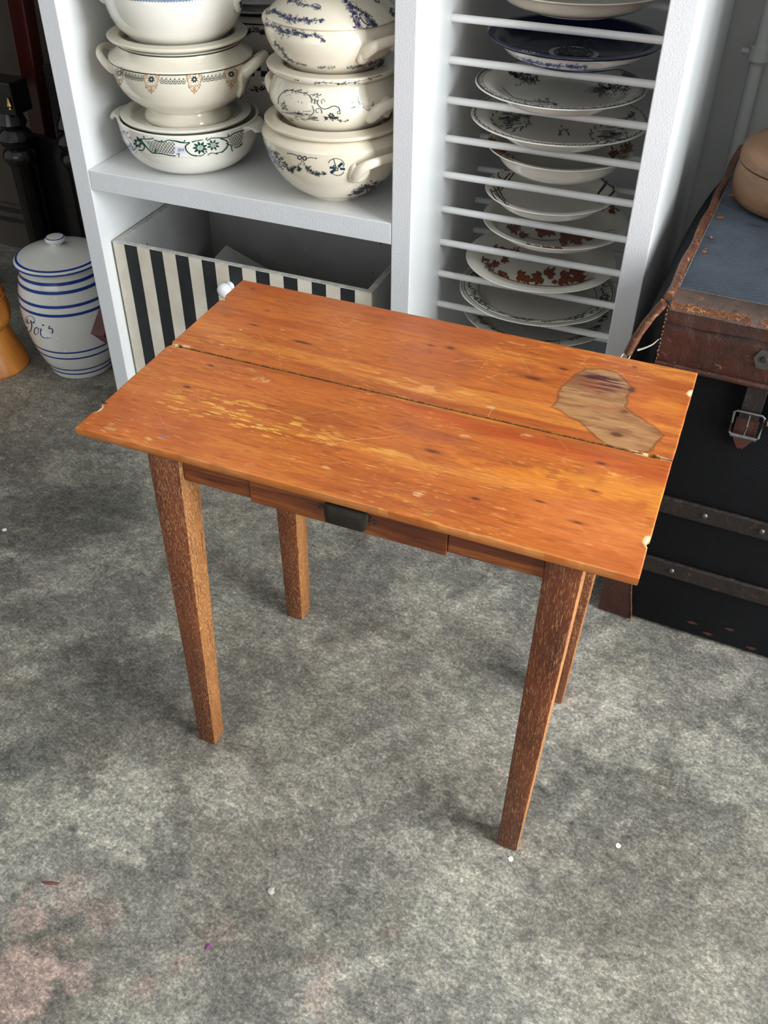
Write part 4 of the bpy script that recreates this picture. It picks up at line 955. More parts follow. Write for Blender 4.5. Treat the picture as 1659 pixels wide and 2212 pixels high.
tF, mF = vessel('vegetable_tureen', 'covered cream tureen with navy floral scroll print, topmost of its stack', 'tureen', XD, YD,
    [(.0460, .7790), (.0570, .7806), (.0680, .7860), (.0780, .7945), (.0905, .8060), (.1000, .8200), (.1048, .8360), (.1020, .8480), (.0985, .8545)],
    [(.0970, .8552), (.0945, .8545), (.097, .83), (.066, .795), (0, .788)], 'cream_warm', sp=5)
hF = loop_handle(tF, XD, YD, -20, .1000, .834, 17, .028, .017, .0085, 'cream_warm', flat=.9, m=mF)
loop_handle(tF, XD, YD, 160, .1000, .834, 17, .028, .017, .0085, 'cream_warm', flat=.9, m=mF)
relief('handle_leaf', mF, [(783, 102), (792, 90), (804, 84), (812, 92), (806, 110), (794, 126), (780, 135), (770, 132), (772, 120)], .007, 'cream_warm', tF)
lidF = [(.0940, .8556), (.1000, .8556), (.1018, .8572), (.1010, .8592), (.0960, .8640), (.0850, .8740), (.0700, .8840), (.0500, .8930), (.0300, .8985), (.0160, .9000), (.0120, .9030), (.0130, .9100), (.0180, .9170), (.0170, .9230), (.0090, .9260), (0, .9265)]
V, Fc = lathe(lidF, XD, YD, 112); pyobj('lid', V, Fc, 'cream_warm', tF, smooth=55)
mLF = LatheMap(XD, YD, lidF[1:9])
def zf(a, b): return (560+a*.1808, b*.1808)
G = s_garland([zf(90, 150), zf(180, 130), zf(280, 190), zf(380, 230), zf(480, 235), zf(600, 250), zf(760, 245)], 9, 210, 3.6, rnd, .25, .4)
G += s_garland([zf(340, 5), zf(450, 30), zf(560, 60), zf(730, 110)], 8, 70, 3.6, rnd, .1, .5) + s_line([zf(600, 80), zf(680, 45), zf(740, 80)], .9, None, 3)
G += s_garland([zf(1020, 5), zf(1090, 80), zf(1140, 180), zf(1190, 320)], 11, 140, 3.6, rnd, .2, .45) + s_garland([zf(1150, 90), zf(1260, 160), zf(1330, 260), zf(1400, 310)], 9, 120, 3.6, rnd, .2, .45) + s_garland([zf(1130, 330), zf(1260, 340), zf(1400, 310)], 6, 60, 3.0, rnd)
G += s_line([zf(1110, 160), zf(1130, 240), zf(1160, 310)], 1.6, None, 4) + s_line([zf(1190, 170), zf(1240, 260), zf(1310, 300), zf(1390, 290)], 1.6, None, 4) + s_garland([zf(1380, 5), zf(1440, 30)], 4, 16, 3, rnd) + s_garland([zf(1570, 100), zf(1600, 180)], 6, 40, 3.5, rnd)
put('lid_print', mLF.px, G, 'ink_navy', tF)
G = s_garland([zf(90, 290), zf(200, 320), zf(300, 380), zf(400, 390), zf(480, 390), zf(560, 430)], 9, 170, 3.6, rnd, .2, .45) + s_garland([zf(560, 430), zf(640, 410), zf(700, 440), zf(780, 495)], 6, 70, 3.0, rnd, .25, .1) + s_garland([zf(180, 500), zf(230, 550), zf(280, 620), zf(340, 690)], 6, 70, 3.0, rnd, .2, .2) + s_garland([zf(340, 710), zf(450, 750), zf(560, 780)], 3, 50, 2.6, rnd, 0, .2) + s_garland([zf(700, 800), zf(780, 805), zf(900, 800)], 3, 40, 2.6, rnd, 0, .2) + s_garland([zf(1050, 815), zf(1200, 790), zf(1350, 750), zf(1480, 700)], 5, 110, 3.0, rnd, .1, .2)
put('body_print', mF.px, G, 'ink_navy', tF)

# back row, glimpsed between the two stacks
XK, YK = -.968, 1.800
tK, mK = vessel('back_tureen', 'shadowed white tureen with black checked band in the back row of the shelf', 'tureen', XK, YK,
    [(.070, ZT+.0003), (.095, .592), (.118, .615), (.125, .645), (.122, .672), (.115, .690), (.116, .70)], [(.114, .7015), (.111, .70), (.12, .65), (.09, .60), (0, .592)], 'cream_white')
V = []; Fc = []
for i in range(60):
    for k in range(2):
        if (i+k) % 2: continue
        th = np.array([i, i+1, i+1, i])*2*math.pi/60; z = np.array([0, 0, 1, 1])*.009+.676+k*.009; b = len(V); V += list(mK.off(th, z)); Fc.append((b, b+1, b+2, b+3))
pyobj('checked_band', V, Fc, 'ink_black', tK)
put('flower_print', lambda P: mK.band(P, -math.pi/2+.75, .645), [[(a*.25, b*.25) for a, b in q] for q in s_garland([(-.3, .03), (0, .05), (.3, .02)], .05, 40, .022, rnd, .5)], 'ink_black', tK)
tK2, mK2 = vessel('back_tureen', 'shadowed white bowl with small black flower garland standing on the checked tureen', 'tureen', XK, YK,
    [(.080, .7022), (.100, .712), (.116, .730), (.122, .752), (.124, .775)], [(.122, .7762), (.119, .775), (.113, .735), (.09, .715), (0, .71)], 'cream_white')
put('flower_print', lambda P: mK2.band(P, -math.pi/2+.75, .742), [[(a*.25, b*.25) for a, b in q] for q in s_garland([(-.5, .03), (-.2, .05), (.1, .02), (.4, .05)], .04, 70, .024, rnd, .5)], 'ink_black', tK2)
pyobj('black_line', *ring_strip(mK2, .766, .7685), 'ink_black', tK2)
for k, z in enumerate((.7768, .7918)):
    prof = [(0, z), (.08, z), (.10, z+.003), (.135, z+.010), (.137, z+.0125), (.135, z+.0135), (.10, z+.007), (.08, z+.004), (0, z+.004)]
    V, Fc = lathe(prof, XK, YK, 96); o = pyobj('dinner_plate', V, Fc, 'plate_white', None, (XK, YK, z), smooth=50)
    tag(o, 'plain white plate stacked on the back row bowl, %s one' % ('lower' if k == 0 else 'upper'), 'plate', 'plates in the back row')

# ================================================================== plates in the rack
def plate(k, label, X, Y, R, H, mat, rim=.68, rise=.55, name='dinner_plate', edge=0, rim_mat=None, deep=False, foot=.52):
    z = .8545-.06005*(k-1)+.0061
    fr_ = R*foot; wl = R*rim
    under = [(0, z+.003), (fr_*.92, z+.003), (fr_*.94, z), (fr_, z), (fr_*1.03, z+.003)]
    if deep: up = [(R*.66, z+.006), (R*.78, z+H*.38), (R*.86, z+H*.70), (R*.93, z+H*.92), (R*.985, z+H*.985)]
    else: up = [(wl*.96, z+.0035), (wl*1.03, z+H*rise*.55), (R*.80, z+H*.72), (R*.92, z+H*.90), (R*.985, z+H*.97)]
    under += spline(up, 3)
    t_ = .0042
    top = [(R, z+H+.0004), (R*.992, z+H+.0018), (R*.975, z+H+.0014)]
    inn = [(r*.985, zz+t_) for r, zz in reversed(up[:-1])]
    prof = under+top+spline(inn, 3)+[(up[0][0]*.9, z+.0065), (0, z+.0065)]
    wob = None
    if edge:
        def wob(r, zz, a): f = max(0, (r/R-.8)/.2); return r*(1+edge*f*math.cos(a*10)), zz+.0*f
    V, Fc = lathe(prof, X, Y, 128, wob=wob)
    o = thing(name, label, 'plate' if 'plate' in name or 'platter' in name or 'dish' in name else 'bowl', (X, Y, z), 'crockery in the dowel rack')
    b = pyobj('dish', V, Fc, mat, o, smooth=50)
    return o, DishMap(X, Y, [(0, z+.0065), (up[0][0]*.9, z+.0065)]+[(r, zz) for r, zz in reversed(spline(inn, 3))]+[(R*.975, z+H+.0014), (R*.99, z+H+.0018)]), z
def rimband(m, r0, r1, n=140):
    th = np.linspace(0, 2*math.pi, n+1)[:-1]; V = []; Fc = []; rr = np.linspace(r0, r1, 4)
    for r in rr: V += list(m.off(th, np.full(n, r)))
    for k in range(3):
        for i in range(n): j = (i+1) % n; Fc.append((k*n+i, k*n+j, (k+1)*n+j, (k+1)*n+i))
    return V, Fc
def z3(a, b): return (930+a*.3315, b*.3315)
def z9(a, b): return (930+a*.3315, 380+b*.3315)
plate(1, 'plain cream shallow bowl on the uppermost visible dowels', -.3347, 1.620, .1405, .034, 'cream', name='soup_plate', deep=True)
o2, m2, zz2 = plate(2, 'dark navy dish with white central medallion and patterned white underside', -.3195, 1.5800, .1345, .031, 'navy_glaze', name='navy_dish', deep=True, foot=.6)
V, Fc = lathe([(.070, zz2+.0032), (.0888, zz2+.0054), (.105, zz2+.0112), (.1157, zz2+.0210), (.1252, zz2+.0278), (.1318, zz2+.0299)], -.3195, 1.5800, 128)
V = [(x, y, z-.0007) for x, y, z in V]; und = pyobj('white_underside', V, Fc, 'jar_white', o2, smooth=60)
mu = LatheMap(-.3195, 1.5800, [(.070+.0004, zz2+.0027), (.0892, zz2+.0047), (.1054, zz2+.0105), (.1161, zz2+.0203), (.1256, zz2+.0271)])
G = s_garland([z3(560, 385), z3(640, 400), z3(720, 405)], 4, 36, 4, rnd, .1, .5) + s_garland([z3(760, 420), z3(880, 432), z3(1010, 435)], 5, 60, 4.5, rnd, .1, .5) + s_line([z3(740, 440), z3(900, 458), z3(1100, 450), z3(1300, 420)], 1.4, None, 5) + s_line([z3(560, 365), z3(700, 415), z3(800, 425)], 1.2, None, 4)
put('blue_scroll', mu.px, G, 'ink_blue', und)
V, Fc = rimband(m2, .0315, .0385); pyobj('medallion_ring', V, Fc, 'ink_white', o2)
G = []
G += s_garland([z3(860, 320), z3(930, 295), z3(1000, 300), z3(1060, 320), z3(960, 345), z3(880, 330)], 14, 60, 8, rnd, .2, .2)
put('medallion_print', m2.px, G, 'ink_greygreen', o2)
put('white_specks', m2.px, s_garland([z3(600, 335), z3(690, 360)], 5, 26, 4, rnd, .3, .4) + s_garland([z3(1260, 380), z3(1330, 375)], 3, 14, 3, rnd), 'ink_grey', o2)
o3, m3, _ = plate(3, 'white plate with green-grey lace rim and leafy sprays, below the navy dish', -.3300, 1.560, .1335, .026, 'plate_white', name='lace_rim_plate')
G = s_garland([z3(530, 470), z3(600, 500), z3(680, 520)], 16, 110, 5, rnd, .2, .4) + s_garland([z3(1080, 590), z3(1180, 570), z3(1290, 520), z3(1290, 480)], 22, 220, 5.5, rnd, .2, .45) + s_line([z3(1000, 600), z3(1060, 570), z3(1140, 600)], 1.0, None, 3) + s_line([z3(470, 575), z3(540, 635), z3(600, 650)], 1.0, None, 3) + s_garland([z3(620, 660), z3(740, 665), z3(820, 680)], 5, 30, 4, rnd, 0, .7)
put('spray_print', m3.px, G, 'ink_charcoal', o3)
def lace(m, r0, r1, n, rg, dens=1):
    G = []
    for i in range(n):
        a = 2*math.pi*(i+rg.uniform(-.2, .2))/n; r = .5*(r0+r1); x, y = r*math.cos(a), r*math.sin(a)
        G += s_ring(x, y, (r1-r0)*.36, .0009, 1, 8)
        if dens: G += s_leaf(x, y, a+rg.uniform(-1, 1), (r1-r0)*.5, .0018) + s_dot(x*1.01, y*1.01, .0011, 5)
    return G
put('lace_rim', m3.flat, lace(m3, .1195, .1315, 84, rnd), 'ink_charcoal', o3)
pyobj('rim_line', *rimband(m3, .1293, .1308), 'ink_charcoal', o3)
o4, m4, _ = plate(4, 'white plate with dark beaded edge and small landscape vignettes', -.3300, 1.585, .1440, .029, 'plate_white', name='vignette_plate')
G = []
for i in range(150):
    a = 2*math.pi*i/150; r = .1385+.0012*math.sin(i*2.1); G += s_leaf(r*math.cos(a), r*math.sin(a), a+1.9, .0060, .0026)
put('beaded_edge', m4.flat, G, 'ink_black', o4)
G = []
for x0, y0, ax, ay in ((520, 780, 120, 70), (1160, 880, 120, 60)):
    for _ in range(70): u = rnd.gauss(0, .4); v = rnd.gauss(0, .4); G += s_line([z3(x0+ax*u, y0+ay*v), z3(x0+ax*u+rnd.uniform(20, 60), y0+ay*v+rnd.uniform(-12, 8))], rnd.uniform(.7, 1.5))
    for a in np.linspace(0, 6.28, 16): G += s_leaf(*z3(x0+ax*.95*math.cos(a), y0+ay*.95*math.sin(a)), a+1.2, 11, 3)
G += s_garland([z3(1200, 800), z3(1290, 770), z3(1320, 740)], 7, 40, 5, rnd, 0, .3) + s_garland([z3(840, 870), z3(870, 840), z3(900, 870)], 4, 12, 6, rnd, 0, 0)
put('vignette_print', m4.px, G, 'ink_charcoal', o4)
o5, m5, _ = plate(5, 'deep white bowl with red-brown leaf print inside its rim', -.3240, 1.590, .1215, .0425, 'plate_white', name='leaf_bowl', deep=True)
put('leaf_print', m5.px, s_garland([z3(395, 900), z3(440, 1000), z3(520, 1060)], 16, 80, 9, rnd, .2, .1) + s_garland([z3(1180, 1010), z3(1260, 980), z3(1310, 950)], 12, 60, 9, rnd, .2, .1), 'ink_brown', o5)
o6, m6, _ = plate(6, 'white shallow bowl with interlaced maroon line loops on its rim', -.3282, 1.5770, .1110, .031, 'plate_white', name='looped_bowl', deep=True)
G = []
def zl(a, b): return (930+a*.3436, b*.3436)
for pts in ([(530, 1080), (480, 1150), (440, 1200)], [(520, 1072), (430, 1055), (395, 1110), (405, 1150), (450, 1140), (500, 1090)], [(500, 1070), (440, 1075), (425, 1105), (445, 1125)], [(375, 1190), (400, 1240), (450, 1290)], [(400, 1180), (430, 1230), (480, 1290)], [(420, 1175), (455, 1240), (492, 1290)], [(445, 1170), (410, 1200), (380, 1205)]):
    G += s_line([zl(*p_) for p_ in pts], 2.2, None, 5)
for pts in ([(1040, 1080), (1090, 1140), (1150, 1180), (1160, 1200), (1120, 1240), (1060, 1280)], [(1060, 1075), (1110, 1140), (1160, 1172)], [(1100, 1060), (1155, 1050), (1165, 1090), (1130, 1130), (1080, 1190), (1030, 1250)], [(1090, 1062), (1140, 1062), (1145, 1090), (1100, 1150), (1050, 1220)], [(1130, 1150), (1150, 1200), (1090, 1260)]):
    G += s_line([zl(*p_) for p_ in pts], 2.3, None, 5)
put('loop_print', m6.px, G, 'ink_maroon', o6)
o7, m7, _ = plate(7, 'white bowl-shaped plate filled with brown ivy leaf print, under the looped bowl', -.3192, 1.604, .1275, .030, 'plate_white', name='ivy_plate', deep=True)
def ivy(x, y, s, a, rg):
    G = []
    for k, l in ((-1.25, .62), (-.6, .85), (0, 1.1), (.6, .85), (1.25, .62)): G += s_leaf(x, y, a+k, s*l, s*.44)
    return G
G = []
for x, y, s_, a in ((580, 400, 26, .3), (540, 330, 20, 1.2), (700, 370, 26, -.4), (760, 350, 22, .6), (850, 400, 26, .2), (920, 420, 30, -.3), (1000, 410, 28, .5), (620, 450, 20, 1.4), (960, 390, 24, 2.4), (860, 450, 18, 1)): G += ivy(*z9(x, y), s_, a, rnd)
for _ in range(60): x = rnd.uniform(660, 860); G += s_dot(*z9(x, rnd.uniform(455, 485)), 2.2, 6)
for _ in range(30): G += s_dot(*z9(rnd.uniform(500, 600), rnd.uniform(300, 350)), 2.4, 6)
G += s_line([z9(520, 300), z9(640, 400), z9(780, 420), z9(1000, 400), z9(1060, 410)], 1.4, None, 5) + s_line([z9(1100, 370), z9(1200, 350)], 1.0) + s_garland([z9(1000, 230), z9(1100, 205), z9(1220, 200)], 6, 30, 7, rnd, .1, .1) + ivy(*z9(1170, 215), 20, .2, rnd)
put('ivy_print', m7.px, G, 'ink_brown', o7)
o8, m8, _ = plate(8, 'broad white plate with a curved spray of brown ivy and berries', -.3300, 1.5735, .1330, .027, 'plate_white', name='ivy_spray_plate')
G = []
for x, y, s_, a in ((430, 560, 16, 2), (470, 540, 16, .5), (440, 640, 18, .3), (500, 650, 16, 2.6), (570, 650, 24, .2), (620, 660, 18, 1.2), (720, 660, 28, 2.8), (760, 650, 24, -.8), (850, 660, 30, .2), (830, 690, 24, 1.8), (930, 650, 34, -.5), (900, 690, 26, 1.0), (960, 680, 22, .2)): G += ivy(*z9(x, y), s_, a, rnd)
for _ in range(40): u = rnd.random(); G += s_dot(*z9(340+60*u+rnd.gauss(0, 12), 540+60*u+rnd.gauss(0, 10)), 2.2, 6)
G += s_line([z9(360, 570), z9(430, 640), z9(600, 700), z9(800, 720), z9(960, 700), z9(1070, 665)], 1.5, None, 5) + s_line([z9(960, 690), z9(1030, 640)], 1.2) + s_leaf(*z9(930, 510), .45, 64, 18) + s_garland([z9(420, 460), z9(500, 475), z9(580, 490)], 6, 16, 7, rnd, .2, 0)
put('ivy_print', m8.px, G, 'ink_brown', o8)
o9, m9, _ = plate(9, 'large white plate with wavy edge and grey-green scrolled border', -.3300, 1.580, .1430, .027, 'plate_white', name='border_plate', edge=.006)
G = []
for i in range(56):
    a = 2*math.pi*i/56
    if i % 7 in (0, 1):
        r = .121; x, y = r*math.cos(a), r*math.sin(a); G += s_flower(x, y, .010, 7, .5, a) + s_ring(x, y, .0085, .0012)
    else:
        r = .121+.005*math.sin(i*1.7); x, y = r*math.cos(a), r*math.sin(a); G += s_curl(x, y, .0065, a, .9, .0014, 1 if i % 2 else -1) + s_leaf(x, y, a+1.6+rnd.uniform(-.6, .6), .011, .0036) + s_leaf(x, y, a-.8, .007, .003)
put('border_print', m9.flat, G, 'ink_greygreen', o9)
for r0, r1 in ((.1335, .1352), (.1068, .1078), (.1385, .1395)): pyobj('border_line', *rimband(m9, r0, r1), 'ink_greygreen', o9)
o10, m10, _ = plate(10, 'white plate with dull green leaf border, lowest visible in the rack', -.3300, 1.6150, .1440, .028, 'plate_white', name='green_border_plate')
put('border_print', m10.flat, [q for q in sum((s_garland([(.120*math.cos(a), .120*math.sin(a)), (.120*math.cos(a+.25), .120*math.sin(a+.25))], .012, 26, .007, rnd, .3, .2) for a in np.arange(0, 6.28, .42)), [])], 'ink_greygreen', o10)
# a second, hidden-edge plate behind the looped bowl

# ================================================================== striped stoneware jar, left of the shelving
XJ, YJ = -1.4070, 1.5673
jp = [(.0725, .0004), (.0745, .004), (.0796, .0225), (.0885, .0430), (.0970, .0700), (.1025, .0950), (.1075, .1300), (.1090, .1550), (.1075, .1840), (.1040, .2060), (.0975, .2350), (.0930, .2510), (.0912, .2600), (.0915, .2680)]
jar = thing('lidded_jar', 'white stoneware jar with blue bands and script lettering, standing on the floor', 'jar', (XJ, YJ, 0))
o = spline(jp, 5); V, Fc = lathe([(0, .002), (.066, .002), (.069, .0004)]+o+[(.0900, .2690), (.0870, .2680), (.088, .255), (.100, .20), (.098, .12), (.07, .02), (0, .012)], XJ, YJ, 120)
body = pyobj('body', V, Fc, 'jar_white', jar, smooth=60); mJ = LatheMap(XJ, YJ, o)
for z, w_ in ((.0165, .0030), (.0305, .0030), (.0690, .0034), (.0870, .0034), (.1840, .0052), (.2035, .0052), (.2340, .0056), (.2520, .0056)): pyobj('blue_band', *ring_strip(mJ, z-w_*.62, z+w_*.62), 'ink_blue', jar)
lp = [(.0895, .2700), (.0970, .2700), (.0992, .2725), (.0990, .2755), (.0955, .2790), (.0880, .2820), (.0700, .2880), (.0500, .2940), (.0300, .2990), (.0170, .3020), (.0130, .3040), (.0125, .3070), (.0150, .3090), (.0205, .3110), (.0226, .3140), (.0222, .3180), (.0200, .3205), (.0150, .3215), (0, .3218)]
V, Fc = lathe([(0, .272), (.085, .272)]+lp, XJ, YJ, 120); lid = pyobj('lid', V, Fc, 'jar_white', jar, smooth=60)
mJL = LatheMap(XJ, YJ, lp[1:10])
for z0, z1 in ((.2730, .2762), (.2797, .2816)): pyobj('blue_band', *ring_strip(mJL, z0, z1), 'ink_blue', lid)
dm = DishMap(XJ, YJ, [(0, .3218), (.0150, .3215), (.0200, .3205), (.0222, .3180)]); pyobj('blue_band', *rimband(dm, .0185, .0206), 'ink_blue', lid)
def zj(a, b): return (a*.1929, 450+b*.1929)
G = s_line([zj(300, 1290), zj(288, 1245), zj(305, 1212), (zj(345, 1204)), zj(378, 1228), zj(390, 1262), zj(382, 1285)], .9, None, 5) + s_dot(*zj(376, 1278), 2.0) + s_line([zj(312, 1240), zj(306, 1270), zj(322, 1292), zj(334, 1270)], 2.2, 1.2, 4)
G += s_line([zj(345, 1255), zj(356, 1300), zj(352, 1345), zj(338, 1378), zj(322, 1380)], 2.6, 2.0, 5) + s_dot(*zj(304, 1336), 1.6)
G += s_line([zj(412, 1330), zj(390, 1350), zj(384, 1390), zj(398, 1415)], 2.2, 1.8, 4) + s_line([zj(398, 1415), zj(425, 1395), zj(430, 1350), zj(412, 1330), zj(440, 1352)], 1.1, None, 4)
G += s_line([zj(462, 1345), zj(456, 1380), zj(460, 1415), zj(480, 1440), zj(520, 1450), zj(575, 1446)], 2.6, 1.6, 4) + s_dot(*zj(484, 1308), 2.0) + s_line([zj(545, 1350), zj(550, 1328), zj(558, 1318)], 1.8) + s_dot(*zj(556, 1322), 1.6) + s_line([zj(552, 1350), zj(575, 1345), zj(590, 1365), zj(584, 1400)], 1.6, 3.0, 4)
put('lettering', mJ.px, G, 'ink_navy', jar, 0)
def mJ2(P): H, ok = mJ.px(P); v = CAMn-H; return H+v/np.linalg.norm(v, axis=1, keepdims=True)*.0007, ok
for pg in ([(460, 1385), (480, 1365), (520, 1370), (560, 1400), (590, 1440), (560, 1448), (510, 1450), (470, 1430)], [(620, 1448), (640, 1440), (668, 1455), (655, 1472)], [(605, 1000), (630, 992), (652, 1010), (645, 1032), (620, 1025)], [(712, 1592), (748, 1590), (740, 1612), (718, 1606)], [(750, 1655), (800, 1650), (805, 1668), (765, 1668)]): put('glaze_chip', mJ2, [[zj(*p_) for p_ in pg]], 'chip_white', jar, 0)

# small brown tray leaning between jar and shelving
tr = thing('wooden_tray', 'red-brown wooden tray with pale lining, leaning on its corner against the shelving', 'tray', (-1.18, 1.57, .0))
ea = Vector((-1.195, 1.3705, .2305)); u = Vector((0, .75, .6614)); v = Vector((0, .6614, -.75)); n_ = Vector((1, 0, 0))
def slab(name, o_, du, dv, dn, mat):
    bm = bmesh.new(); b = [o_, o_+u*du, o_+u*du+v*dv, o_+v*dv]; hexa(bm, b, [p+n_*dn for p in b], .0008, 1); bmesh.ops.recalc_face_normals(bm, faces=bm.faces); return obj(name, bm, mat, tr)
slab('rim', ea, .20, .010, .032, 'tray_brown'); slab('rim', ea+v*.2902, .20, .010, .032, 'tray_brown'); slab('rim', ea+v*.0102, .010, .2798, .032, 'tray_brown'); slab('rim', ea+v*.0102+u*.190, .010, .2798, .032, 'tray_brown')
slab('lining', ea+v*.0102+u*.0102, .1796, .2798, .005, 'tray_lining')

# orange turned mortar at the far left
XM, YM = -1.6044, 1.4783
mo = thing('wooden_mortar', 'orange-brown turned wooden mortar with waisted base, beside the banded jar', 'mortar', (XM, YM, 0))
prof = [(0, .0015), (.080, .0015), (.0845, .0004), (.0860, .004), (.0820, .020), (.0740, .045), (.0655, .075), (.0600, .098), (.0610, .106), (.0680, .114), (.0735, .128), (.0745, .146), (.0715, .166), (.0690, .178), (.0700, .182), (.0670, .196), (.0630, .206)]
prof = [prof[0], prof[1], prof[2]]+spline(prof[3:], 4)+[(.060, .2085), (.056, .207), (.050, .17), (.035, .13), (0, .12)]
V, Fc = lathe(prof, XM, YM, 96, wob=lambda r, z, a: (r*(1+.012*math.sin(2*a+z*20)+.004*math.sin(5*a)), z)); pyobj('body', V, Fc, 'mortar_wood', mo, smooth=50)
V, Fc = lathe([(.0705, .176), (.0722, .178), (.0722, .1815), (.0705, .184)], XM, YM, 96); pyobj('ring_moulding', V, Fc, 'mortar_wood', mo, smooth=50)

# black turned stand, mahogany post and black panel in the dim corner
st_ = thing('turned_stand', 'black lacquered stand with beaded turned leg in the dim corner', 'stand', (-1.585, 1.80, 0))
LX, LY = -1.665, 1.80
prof = [(.0, .0004), (.026, .0004), (.028, .01), (.027, .36), (.034, .372), (.040, .385), (.036, .398), (.028, .404), (.036, .414), (.042, .428), (.036, .442), (.027, .450), (.034, .462), (.030, .475), (.024, .4895), (0, .4895)]
V, Fc = lathe(spline(prof[:2], 1)+prof[2:], LX, LY, 40); pyobj('leg', V, Fc, 'black_lacquer', st_, smooth=45)
V, Fc = lathe(prof, LX+.14, LY+.035, 40); pyobj('leg', V, Fc, 'black_lacquer', st_, smooth=45)
V, Fc = lathe(prof, LX-.215, LY, 40); pyobj('leg', V, Fc, 'black_lacquer', st_, smooth=45)
obj('apron_block', BM((LX-.25, LX+.045, LY-.032, LY+.030, .490, .560, .002)), 'black_lacquer', st_)
obj('upper_post', BM((LX-.16, LX-.035, LY-.03, LY+.03, .5602, 1.02, .002)), 'black_lacquer', st_)
obj('shelf_panel', BM((LX-.02, LX+.17, LY+.04, LY+.06, .10, .42, .001)), 'black_lacquer', st_)
gp = ony(19, 224, 1.764)
V, Fc = lathe([(0, .012), (.002, .012), (.0025, .008), (.006, -.004), (.0065, -.006), (.0015, -.009), (.004, -.013), (0, -.0135)], 0, 0, 14); pyobj('gilt_mount', [(gp[0]+x, 1.7640+y*.5, gp[2]+z) for x, y, z in V], Fc, 'gilt', st_, smooth=50)
mh = thing('mahogany_post', 'dark red mahogany post leaning upright in the dim corner', 'post', (-1.60, 1.93, 0))
a0, a1 = ony(40, 0, 1.93), ony(100, 340, 1.93)
dv = (a1-a0)/(a1[2]-a0[2]); pb = a0+dv*(0.0-a0[2]); pt = a0+dv*(1.3-a0[2])
bm = bmesh.new(); hexa(bm, [(pb[0]-.024, 1.915, .0004), (pb[0]+.024, 1.915, .0004), (pb[0]+.024, 1.955, .0004), (pb[0]-.024, 1.955, .0004)], [(pt[0]-.024, 1.915, 1.3), (pt[0]+.024, 1.915, 1.3), (pt[0]+.024, 1.955, 1.3), (pt[0]-.024, 1.955, 1.3)], .004, 2); obj('shaft', bm, 'mahogany', mh)
V, Fc = lathe([(0, 1.3004), (.018, 1.3004), (.030, 1.315), (.022, 1.335), (.012, 1.345), (0, 1.347)], float(pt[0]), 1.935, 28); pyobj('finial', V, Fc, 'mahogany', mh, smooth=50)
bp_ = ony(97, 138, 1.90)
bb = thing('black_board', 'flat black board standing against the side of the shelving', 'board', (-1.40, 1.90, 0))
obj('panel', BM((float(bp_[0]), US[0]-.004, 1.89, 1.905, .0004, float(bp_[2]), .001)), 'black_board', bb); obj('batten', BM((float(bp_[0])+.01, float(bp_[0])+.05, 1.8795, 1.8895, .02, float(bp_[2])-.02, .001)), 'black_board', bb)

# ================================================================== travelling trunk
YAW = -2.5
TO = Vector((-.0775, 1.2300, 0)); cy, sy_ = math.cos(math.radians(YAW)), math.sin(math.radians(YAW))
def T(u_, v_, z_): return (TO.x+cy*u_-sy_*v_, TO.y+sy_*u_+cy*v_, z_)
TW, TD, ZLB, ZLT = .50, .64, .514, .607
trunk = thing('travel_trunk', 'old travelling trunk of black canvas with worn brown leather lid edges and straps', 'trunk', tuple(TO))
def tbox(name, u0, u1, v0, v1, z0, z1, mat, parent=None, bev=.002, seg=2, smooth=None):
    bm = bmesh.new(); hexa(bm, [T(u0, v0, z0), T(u1, v0, z0), T(u1, v1, z0), T(u0, v1, z0)], [T(u0, v0, z1), T(u1, v0, z1), T(u1, v1, z1), T(u0, v1, z1)], bev, seg); return obj(name, bm, mat, parent or trunk, smooth=smooth)
body = tbox('body', .004, TW, .004, TD, .004, ZLB+.03, 'canvas_black', bev=.006, seg=3, smooth=40)
for z in (.2672, .1400):
    s_ = tbox('leather_strip', -.002, TW, -.0045, .0036, z-.016, z+.0165, 'leather_dark', bev=.003)
    for u_ in ((.045, .125, .21, .33, .44) if z > .2 else (.10, .27, .40)):
        V, Fc = lathe([(0, .0034), (.0028, .0030), (.0048, .0012), (.0052, 0)], 0, 0, 14); pyobj('rivet', [T(u_+x, -.0046-zz, z+y) for x, y, zz in V], Fc, 'rivet', s_, smooth=60)
# worn leather patch at the lower left corner and its pale seam
pt = [(-.001, .004), (.057, .004), (.053, .030), (.050, .050), (.045, .075), (.042, .1075), (-.001, .1075)]
V = [T(u_, -.0006+.0015*math.sin(u_*90), z_) for u_, z_ in pt]+[T(u_, .0038, z_) for u_, z_ in pt]; m = len(pt)
pyobj('corner_patch', V, [tuple(range(m))]+[(i, m+i, m+(i+1) % m, (i+1) % m) for i in range(m)], 'leather_brown', trunk)
pyobj('patch_seam', *tube(spline([T(.042, -.0022, .1075), T(.0455, -.0022, .075), T(.0490, -.0024, .050), T(.0535, -.0024, .030), T(.0560, -.003, .012), T(.0555, -.006, .001)], 4), .0011, 8), 'leather_pipe', trunk, smooth=60)
# scuffs showing leather low on the canvas
for u_, z_, r_ in ((.155, .034, .012), (.215, .045, .010), (.185, .020, .010), (.255, .018, .012)):
    pg = [T(u_+r_*random.uniform(.5, 1.1)*math.cos(a), .0034, z_+r_*.35*random.uniform(.5, 1.1)*math.sin(a)) for a in np.linspace(0, 6.28, 13)[:-1]]; pyobj('scuff', pg, [tuple(range(12))], 'leather_brown', trunk)
